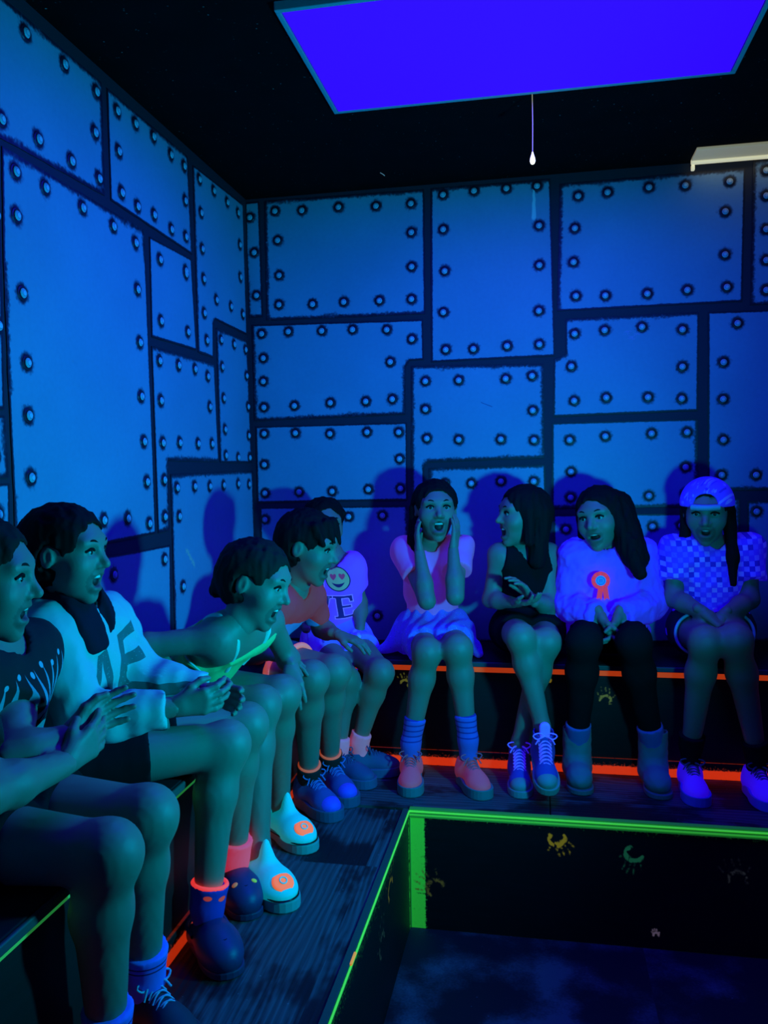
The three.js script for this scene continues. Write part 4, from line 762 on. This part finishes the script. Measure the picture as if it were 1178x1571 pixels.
// 3: leaning forward in a tank top
const sharkC = { upper: glowMat([0.16, 0.72, 0.7], [0.0, 0.15, 0.16]), sole: mat([0.16, 0.42, 0.4], 0.6), patch: glowMat([0.9, 0.25, 0.08], [0.75, 0.1, 0.02]) };
person('p3', 'child in a pale green tank top leaning forward with one elbow drawn back', {
  face: [84 * D2, 16 * D2, -6 * D2], head: 0.226, s: 0.98, open: 0.8, hairMat: hairBrown,
  locks: [[[0, 0.05, -0.4], [0, -0.25, -0.5], 0.16, 0.1]],
  handR: [[0.3, -0.7, -0.4], [0.4, -0.4, -0.6], 0.4], handL: [[0.2, -0.5, 0.4], [0.1, -1, 0], 0.3],
  dress(q) {
    const m = mat([0.3, 0.62, 0.2], 0.85), st = [];
    shirt(q, { name: 'tank_top', m, e: 0.009, neck: -0.055, hole: 0, hem: -0.06, fold: 0.003, cuts: ['R', 'L'].map(S => el(q.j['sh' + S].clone().addScaledVector(q.upv, -0.03).addScaledVector(q.rt, S === 'R' ? -0.02 : 0.02), [0.06, 0.085, 0.12], [q.rt, q.upv, q.fwd], 0.006, 's')) });
    for (const S of ['R', 'L']) {
      const sh = lerp(q.j.neck, q.j['sh' + S], 0.62), f = lerp(q.chest, q.j['sh' + S], 0.3).addScaledVector(q.fwd, 0.074).addScaledVector(q.upv, -0.035), b = lerp(q.chest, q.j['sh' + S], 0.3).addScaledVector(q.fwd, -0.074).addScaledVector(q.upv, -0.05);
      q.add('strap', tube([f, sh.clone().addScaledVector(q.fwd, 0.045).addScaledVector(q.upv, 0.012), sh.clone().addScaledVector(q.upv, 0.038), sh.clone().addScaledVector(q.fwd, -0.05).addScaledVector(q.upv, 0.012), b], 0.0115, 24, 8), mat([0.5, 0.72, 0.6], 0.85));
    }
    for (let k = 0; k < 3; k++) { const a = q.spine.clone().addScaledVector(q.rt, -0.1 + 0.012 * k).addScaledVector(q.upv, 0.05 - k * 0.02); st.push(tube([a.clone().addScaledVector(q.fwd, -0.04), a.clone().addScaledVector(q.rt, -0.022), a.clone().addScaledVector(q.fwd, 0.06)], 0.003, 12, 6)); }
    q.add('side_cords', join(st), mat([0.6, 0.8, 0.7], 0.8));
    legwear(q, 'shorts', 0.4, 0.013, cloth.navy);
  },
  shoe: { kind: 'shark', c: sharkC, scale: 1.16 },
});
// 4: dark fringe, red collared shirt
person('p4', 'child with a dark fringe in a red and blue shirt bending forward between two others', {
  face: [84 * D2, 14 * D2, 0], head: 0.24, s: 0.98, open: 0.75, fringe: true,
  handR: [[0.9, -0.2, 0.2], [0, -1, 0], 0.3], handL: [[0.9, -0.2, 0.2], [0, -1, 0], 0.3],
  locks: [[[-0.3, 0.35, 0.15], [-0.28, 0.12, 0.32], 0.07, 0.03], [[-0.1, 0.42, 0.25], [-0.12, 0.17, 0.42], 0.07, 0.03], [[0.1, 0.42, 0.25], [0.12, 0.14, 0.42], 0.08, 0.03], [[0.28, 0.36, 0.1], [0.29, 0.1, 0.28], 0.08, 0.03], [[0, -0.1, -0.4], [0, -0.35, -0.35], 0.14, 0.06]],
  dress(q) {
    const m = mat([1, 1, 1], 0.9, { map: canvasTex(256, 256, (g, w) => { g.fillStyle = '#7aa6e8'; g.fillRect(0, 0, w, w); g.fillStyle = '#d04a50'; g.fillRect(0, 0, w, 120); }), emissive: lin(0.5, 0.02, 0.05), emissiveMap: canvasTex(256, 256, (g, w) => { g.fillStyle = '#000'; g.fillRect(0, 0, w, w); g.fillStyle = '#a03030'; g.fillRect(0, 0, w, 120); }), emissiveIntensity: 0.35 });
    shirt(q, { m, sleeve: 0.7, fold: 0.005, neck: 0.06, hole: 0.05, uv: (x, y, z) => { const d = V(x - q.chest.x, y - q.chest.y, z - q.chest.z); return [0.5 + d.dot(q.rt) / 0.5, Math.max(0.02, Math.min(0.98, 0.5 + d.dot(q.upv) / 0.3))]; } });
    legwear(q, 'shorts', 0.62, 0.014, mat([0.05, 0.06, 0.2], 0.85));
    for (const S of ['R', 'L']) { const a = lerp(q.j['hip' + S], q.j['kn' + S], 0.62), d = q.j['kn' + S].clone().sub(q.j['hip' + S]).normalize(); q.add('shorts_hem', new THREE.TorusGeometry(0.0675, 0.0105, 8, 36).applyQuaternion(new THREE.Quaternion().setFromUnitVectors(V(0, 0, 1), d)).translate(a.x, a.y, a.z), glowMat([0.9, 0.3, 0.22], [0.34, 0.05, 0.03])); }
  },
  shoe: { kind: 'sneaker', scale: 1.08, c: { upper: mat([0.06, 0.09, 0.36], 0.7), sole: mat([0.06, 0.1, 0.2], 0.6), lace: mat([0.2, 0.2, 0.6], 0.8), toe: mat([0.25, 0.1, 0.9], 0.7) }, sock: { t: 0.88, r: 1.06, m: mat([0.02, 0.015, 0.015], 0.9), rim: glowMat([0.9, 0.2, 0.1], [0.25, 0.03, 0.01]), rimR: 0.034 } },
});
// 5: LOVE shirt in the corner
person('p5', 'child in a white shirt with LOVE and a smiley print, in the room corner', {
  face: [30 * D2, 0, 0], head: 0.216, s: 0.88, open: 0.5,
  locks: [[[0.2, 0.42, -0.05], [0.36, 0.22, 0.12], 0.1, 0.05]],
  dress(q) {
    const m = mat([1, 1, 1], 0.85, { map: canvasTex(1024, 1024, (g, w) => {
      g.fillStyle = '#a066ff'; g.fillRect(0, 0, w, w); g.textAlign = 'center';
      const word = (t, x, y, s) => { g.font = `bold ${s}px serif`; g.lineWidth = 16; g.strokeStyle = '#d8a8ff'; g.strokeText(t, x, y); g.fillStyle = '#2c2670'; g.fillText(t, x, y); g.save(); g.beginPath(); g.rect(x - 30, y - s * 0.7, 18, s * 0.66); g.clip(); g.fillStyle = '#6c7aa0'; g.fillText(t, x, y); g.restore(); };
      word('L', 395, 520, 240); word('VE', 520, 770, 270);
      g.fillStyle = '#8fd08a'; g.strokeStyle = '#1c2a50'; g.lineWidth = 9; g.beginPath(); g.arc(590, 435, 100, 0, 7); g.fill(); g.stroke();
      const heart = (x, y, s) => { g.fillStyle = '#c8506e'; g.beginPath(); g.moveTo(x, y + s); g.bezierCurveTo(x - 1.6 * s, y - 0.2 * s, x - 0.7 * s, y - 1.3 * s, x, y - 0.4 * s); g.bezierCurveTo(x + 0.7 * s, y - 1.3 * s, x + 1.6 * s, y - 0.2 * s, x, y + s); g.fill(); };
      heart(553, 415, 30); heart(628, 410, 30); g.fillStyle = '#282060'; g.beginPath(); g.moveTo(535, 465); g.quadraticCurveTo(590, 490, 645, 462); g.quadraticCurveTo(595, 545, 535, 465); g.fill();
    }) });
    m.emissive = lin(0.1, 0.0, 0.3); m.emissiveMap = m.map;
    shirt(q, { m, sleeve: 0.62, e: 0.016, se: 0.02, hem: -0.01, fold: 0.004 });
    const fl = canvasTex(256, 256, (g, w) => { g.fillStyle = '#8a84f0'; g.fillRect(0, 0, w, w); let sd = 11; const R = () => (sd = (sd * 16807) % 2147483647) / 2147483647; for (let k = 0; k < 90; k++) { g.fillStyle = ['#6a48c0', '#a0c0ff', '#5870d8', '#9070f0'][k % 4]; g.beginPath(); g.arc(R() * w, R() * w, 3 + R() * 8, 0, 7); g.fill(); } }); fl.wrapS = fl.wrapT = THREE.RepeatWrapping;
    legwear(q, 'shorts', 0.42, 0.02, mat([1, 1, 1], 0.85, { map: fl, emissive: lin(0.05, 0.0, 0.3), emissiveMap: fl }));
  },
  shoe: { kind: 'sneaker', c: { upper: mat([0.05, 0.09, 0.2], 0.7), sole: mat([0.08, 0.12, 0.24], 0.6), lace: mat([0.06, 0.1, 0.2], 0.8) }, sock: { t: 0.87, r: 1.04, m: glowMat([0.75, 0.35, 0.45], [0.1, 0.02, 0.03]) } },
});
// 6: both hands on the cheeks
person('p6', 'child in a pink shirt and pale floral skirt holding both cheeks', {
  face: [16 * D2, -4 * D2, 0], head: 0.228, s: 0.92, open: 1, smile: 0.3,
  locks: [[[-0.33, 0.0, -0.12], [-0.4, -0.55, -0.05], 0.12, 0.1], [[-0.38, -0.5, -0.05], [-0.3, -1.1, 0.12], 0.1, 0.05]],
  handR: [[-0.16, 1, -0.22], [0.95, 0.1, -0.3], 0.22, 0.4], handL: [[0.16, 1, -0.22], [-0.95, 0.1, -0.3], 0.22, 0.4], hand: 0.92,
  dress(q) {
    shirt(q, { m: glowMat([0.55, 0.2, 0.6], [0.04, 0.006, 0.03], 0.9), sleeve: 0.5, se: 0.022, e: 0.012, hem: 0.0 });
    const fl = canvasTex(512, 512, (g, w) => { g.fillStyle = '#6c70d8'; g.fillRect(0, 0, w, w); let sd = 3; const R = () => (sd = (sd * 16807) % 2147483647) / 2147483647; for (let k = 0; k < 420; k++) { g.fillStyle = ['#5058c0', '#8c98f0', '#5c78c8', '#5a90b0'][k % 4]; g.beginPath(); g.ellipse(R() * w, R() * w, 2 + R() * 6, 2 + R() * 4, R() * 3, 0, 7); g.fill(); } }); fl.wrapS = fl.wrapT = THREE.RepeatWrapping;
    const a = q.j.hipR, b = q.j.hipL, pr = [rc(a, b, 0.092, 0.092, 0.05), rc(q.spine.clone().lerp(q.j.pelvis, 0.4), q.j.pelvis, 0.088, 0.1, 0.05)];
    for (const S of ['R', 'L']) { const h = q.j['hip' + S], k = q.j['kn' + S]; pr.push(rc(h, lerp(h, k, 0.72), 0.092, 0.072, 0.04, { cutB: 1 })); }
    const flare = (x, y, z, sx) => rc(V(x, y, z), V(x + sx * 0.12, BENCH + 0.022, 0.33), 0.06, 0.016, 0.05);
    pr.push(flare(a.x - 0.03, a.y, 0.24, -1), flare(b.x + 0.03, b.y, 0.24, 0.9), half(V(0, BENCH + 0.002, 0), V(0, -1, 0)), half(q.j.pelvis.clone().addScaledVector(q.upv, 0.12), q.upv));
    q.add('skirt', net(pr, 0.0068, { disp: (x, y, z) => 0.004 * Math.sin(x * 120 + z * 40) + 0.003 * N3(x * 25, y * 25, z * 25), uv: (x, y, z) => [x / 0.2, (y - z) / 0.2] }), mat([1, 1, 1], 0.85, { map: fl, emissive: lin(0.03, 0.0, 0.2), emissiveMap: fl }));
  },
  shoe: { kind: 'sneaker', c: { upper: glowMat([0.5, 0.16, 0.2], [0.085, 0.008, 0.016]), sole: mat([0.12, 0.22, 0.24], 0.6), lace: glowMat([0.25, 0.14, 0.2], [0.016, 0.005, 0.01]) }, sock: { t: 0.72, r: 1.03, m: mat([1, 1, 1], 0.9, { map: canvasTex(16, 128, (g, w, h) => { g.fillStyle = '#7c6ad8'; g.fillRect(0, 0, w, h); g.fillStyle = '#4a3ca0'; for (let k = 0; k < 5; k++) g.fillRect(0, k * 26, w, 7); }) }) } },
});
// 7: profile, black sleeveless top, crossed legs
const starC = { upper: mat([0.12, 0.07, 0.5], 0.8), sole: rubber, lace: laceWhite };
person('p7', 'child in a black sleeveless top clapping, head in profile, ankles crossed', {
  face: [-66 * D2, -2 * D2, 0], head: 0.222, s: 0.9, open: 1, smile: 0.6, ears: false,
  locks: [[[-0.2, 0.05, -0.3], [-0.22, -0.75, -0.35], 0.22, 0.16], [[0.2, 0.05, -0.28], [0.25, -0.8, -0.2], 0.22, 0.15], [[0.32, 0.1, 0.0], [0.36, -0.45, 0.0], 0.1, 0.08]],
  handR: [[0.55, 0.1, 0.5], [0.2, 0.8, 0.2], 0.35], handL: [[-0.45, 0.75, 0.35], [-0.6, -0.35, 0.3], 0.4], hand: 0.95,
  dress(q) {
    shirt(q, { name: 'sleeveless_top', m: cloth.black, e: 0.01, hole: 0.066, hem: -0.02, cuts: ['R', 'L'].map(S => el(q.j['sh' + S].clone().addScaledVector(q.rt, S === 'R' ? -0.03 : 0.03), [0.055, 0.075, 0.1], [q.rt, q.upv, q.fwd], 0.006, 's')) });
    legwear(q, 'shorts', 0.55, 0.016, cloth.black);
  },
  shoeL: { kind: 'high', c: starC, yaw: 0.05 }, shoeR: { kind: 'high', c: starC, yaw: 0.12, y: 0.1, pitch: 0.35, tongue: true },
});
// 8: white hoodie, long dark hair
const p8 = person('p8', 'person in a white hoodie and black trousers with long dark hair, hands clasped', {
  face: [-26 * D2, 2 * D2, 8 * D2], head: 0.232, s: 0.95, open: 0.35, smile: 1, ears: false,
  locks: [[[0.25, 0.15, -0.2], [0.5, -0.7, -0.02], 0.26, 0.22], [[0.45, -0.5, 0.0], [0.62, -0.95, 0.22], 0.22, 0.1], [[-0.3, 0.1, -0.15], [-0.4, -0.6, -0.1], 0.15, 0.1], [[0.3, 0.3, 0.05], [0.38, -0.3, 0.1], 0.1, 0.1]],
  handR: [[0.35, -0.75, 0.35], [0.9, 0.2, 0.1], 0.5], handL: [[-0.3, -0.75, 0.35], [-0.9, 0.2, 0.1], 0.5],
  dress(q) {
    shirt(q, { name: 'hoodie', m: glowMat([0.36, 0.13, 0.96], [0.008, 0, 0.2], 0.85), sleeve: 1.93, se: 0.026, e: 0.022, hem: -0.035, hole: 0.05, fold: 0.009, freq: 30, cell: 0.0065,
      extra: [rc(q.j.neck.clone().addScaledVector(q.fwd, 0.02).addScaledVector(q.rt, -0.055), q.j.neck.clone().addScaledVector(q.fwd, 0.02).addScaledVector(q.rt, 0.055), 0.035, 0.035, 0.03), rc(q.j.neck.clone().addScaledVector(q.fwd, -0.06).addScaledVector(q.rt, -0.06), q.j.neck.clone().addScaledVector(q.fwd, -0.06).addScaledVector(q.rt, 0.06), 0.05, 0.05, 0.03)] });
    legwear(q, 'trousers', 1.95, 0.007, cloth.black);
  },
  shoe: { kind: 'boot', c: { upper: mat([0.2, 0.27, 0.27], 0.85), sole: mat([0.14, 0.17, 0.18], 0.7) }, yaw: 0.05, sock: { t: 0.8, r: 1.15, m: mat([0.2, 0.16, 0.5], 0.9) } },
});
{ // rosette pinned to the hoodie
  const j = JOINTS.p8, c = /*ROSETTE*/[1.497, 0.748, 0.362];
  const o = thing('rosette_badge', 'red ribbon rosette pinned to the chest of the white hoodie', 'badge', c), red = glowMat([0.8, 0.07, 0.09], [0.36, 0.008, 0.02]);
  const pl = []; for (let k = 0; k < 18; k++) { const a = k / 18 * 6.283; pl.push(rbox(0.013, 0.016, 0.005, 0, 0.026, 0.003 + (k % 2) * 0.003, 0.002).rotateZ(a)); }
  mesh('pleated_ribbon', join(pl), red, o);
  mesh('centre_disc', new THREE.CylinderGeometry(0.0195, 0.0195, 0.006, 28).rotateX(Math.PI / 2).translate(0, 0, 0.006), mat([1, 1, 1], 0.6, { map: canvasTex(128, 128, g => { g.fillStyle = '#aab6ff'; g.fillRect(0, 0, 128, 128); g.strokeStyle = '#3a3ab0'; g.lineWidth = 6; g.beginPath(); g.arc(64, 64, 46, 0, 7); g.stroke(); g.lineWidth = 5; for (let k = 0; k < 3; k++) { g.beginPath(); g.moveTo(40, 48 + k * 16); g.lineTo(88, 46 + k * 16); g.stroke(); } }) }), o);
  for (const s of [-1, 1]) { const sh = new THREE.Shape([[-0.009, 0], [0.009, 0], [0.010, -0.06], [0, -0.052], [-0.010, -0.06]].map(a => new THREE.Vector2(...a))); mesh('ribbon_tail', new THREE.ExtrudeGeometry(sh, { depth: 0.0015, bevelEnabled: false }).rotateZ(s * 0.14).translate(s * 0.006 + 0.008, -0.015, 0.001 + (s > 0 ? 0.0018 : 0)), red, o); }
}
// 9: backward cap and chequered shirt
const slipC = { upper: glowMat([0.4, 0.14, 0.98], [0.015, 0, 0.3], 0.85), sole: mat([0.3, 0.12, 0.8], 0.7), lace: mat([0.12, 0.14, 0.2], 0.8) };
person('p9', 'person in a backward cap and chequered shirt at the right end of the row', {
  face: [-14 * D2, 8 * D2, 0], head: 0.225, s: 0.97, open: 0.45, smile: 0.1, ears: false,
  locks: [[[-0.33, 0.0, -0.1], [-0.36, -0.7, 0.06], 0.1, 0.09], [[0.33, 0.0, -0.1], [0.4, -0.75, 0.12], 0.11, 0.1], [[0.4, -0.7, 0.12], [0.42, -1.15, 0.25], 0.1, 0.05]],
  handR: [[0.6, -0.4, 0.3], [0.3, -0.8, 0], 0.4], handL: [[-0.5, -0.5, 0.3], [-0.3, -0.8, 0], 0.4],
  dress(q) {
    const m = mat([1, 1, 1], 0.85, { map: canvasTex(1024, 1024, (g, w) => {
      g.fillStyle = '#7a4cf0'; g.fillRect(0, 0, w, w); let sd = 9; const R = () => (sd = (sd * 16807) % 2147483647) / 2147483647; const n = 26, c = w / n;
      for (let i = 0; i < n; i++) for (let k = 0; k < n; k++) if ((i + k) % 2) { g.fillStyle = ['#b4b4ff', '#a090ff', '#8a6cff'][Math.floor(R() * 3)]; g.fillRect(i * c + R() * 4, k * c + R() * 4, c - 3, c - 3); } else if (R() < 0.3) { g.fillStyle = '#5030c0'; g.fillRect(i * c, k * c, c, c); }
      g.strokeStyle = '#5836d0'; for (let k = 0; k < 260; k++) { g.lineWidth = 2; const x = R() * w, y = R() * w; g.beginPath(); g.moveTo(x, y); g.lineTo(x + (R() - 0.5) * 40, y + (R() - 0.5) * 40); g.stroke(); }
    }) });
    m.emissive = lin(0.02, 0.0, 0.3); m.emissiveMap = m.map;
    shirt(q, { m, sleeve: 0.62, se: 0.026, e: 0.02, hem: -0.03, fold: 0.006, uv: (x, y, z) => { const d = V(x - q.chest.x, y - q.chest.y, z - q.chest.z); return [0.5 + d.dot(q.rt) / 0.5, 0.5 + d.dot(q.upv) / 0.5]; } });
    legwear(q, 'shorts', 0.4, 0.016, mat([0.03, 0.03, 0.05], 0.9));
    for (const S of ['R', 'L']) { const a = lerp(q.j['hip' + S], q.j['kn' + S], 0.4), d = q.j['kn' + S].clone().sub(q.j['hip' + S]).normalize(); q.add('shorts_hem', new THREE.TorusGeometry(0.0765, 0.006, 6, 36).applyQuaternion(new THREE.Quaternion().setFromUnitVectors(V(0, 0, 1), d)).translate(a.x, a.y, a.z), mat([0.6, 0.6, 0.8], 0.8)); }
    const { P, R, B, hs } = q, capTex = canvasTex(256, 256, (g, w) => { g.fillStyle = '#8058f8'; g.fillRect(0, 0, w, w); let sd = 21; const R2 = () => (sd = (sd * 16807) % 2147483647) / 2147483647; for (let k = 0; k < 80; k++) { g.fillStyle = ['#a8a8ff', '#5a38d0', '#9088ff'][k % 3]; g.save(); g.translate(R2() * w, R2() * w); g.rotate(R2() * 3); g.fillRect(0, 0, 8 + R2() * 26, 6 + R2() * 12); g.restore(); } }); capTex.wrapS = capTex.wrapT = THREE.RepeatWrapping;
    const cap = q.add('cap', net([el(P(0, 0.15, -0.06), R(0.43, 0.43, 0.47), B, 0.01), half(P(0, 0.1, 0), B[1].clone().negate().addScaledVector(B[2], 0.12)), el(P(0, 0.205, 0.42), R(0.2, 0.17, 0.26), B, 0.006, 's')], 0.0045, { uv: (x, y, z) => [(x + z) / 0.16, (y + z * 0.5) / 0.16] }), mat([1, 1, 1], 0.8, { map: capTex, emissive: lin(0.02, 0.0, 0.3), emissiveMap: capTex }));
    q.add('cap_strap', tube([P(-0.21, 0.15, 0.36), P(-0.1, 0.15, 0.405), P(0, 0.15, 0.42), P(0.1, 0.15, 0.405), P(0.21, 0.15, 0.36)], 0.05 * hs, 20, 8), mat([0.3, 0.45, 0.6], 0.8), cap);
    q.add('cap_brim', net([el(P(0, 0.06, -0.6), R(0.3, 0.035, 0.32), B, 0.01), half(P(0, 0, -0.45), B[2])], 0.005), mat([1, 1, 1], 0.8, { map: capTex }), cap);
  },
  shoe: { kind: 'sneaker', c: slipC, sock: { t: 0.9, r: 1.12, m: cloth.black } },
});

renderer.render(scene, camera);
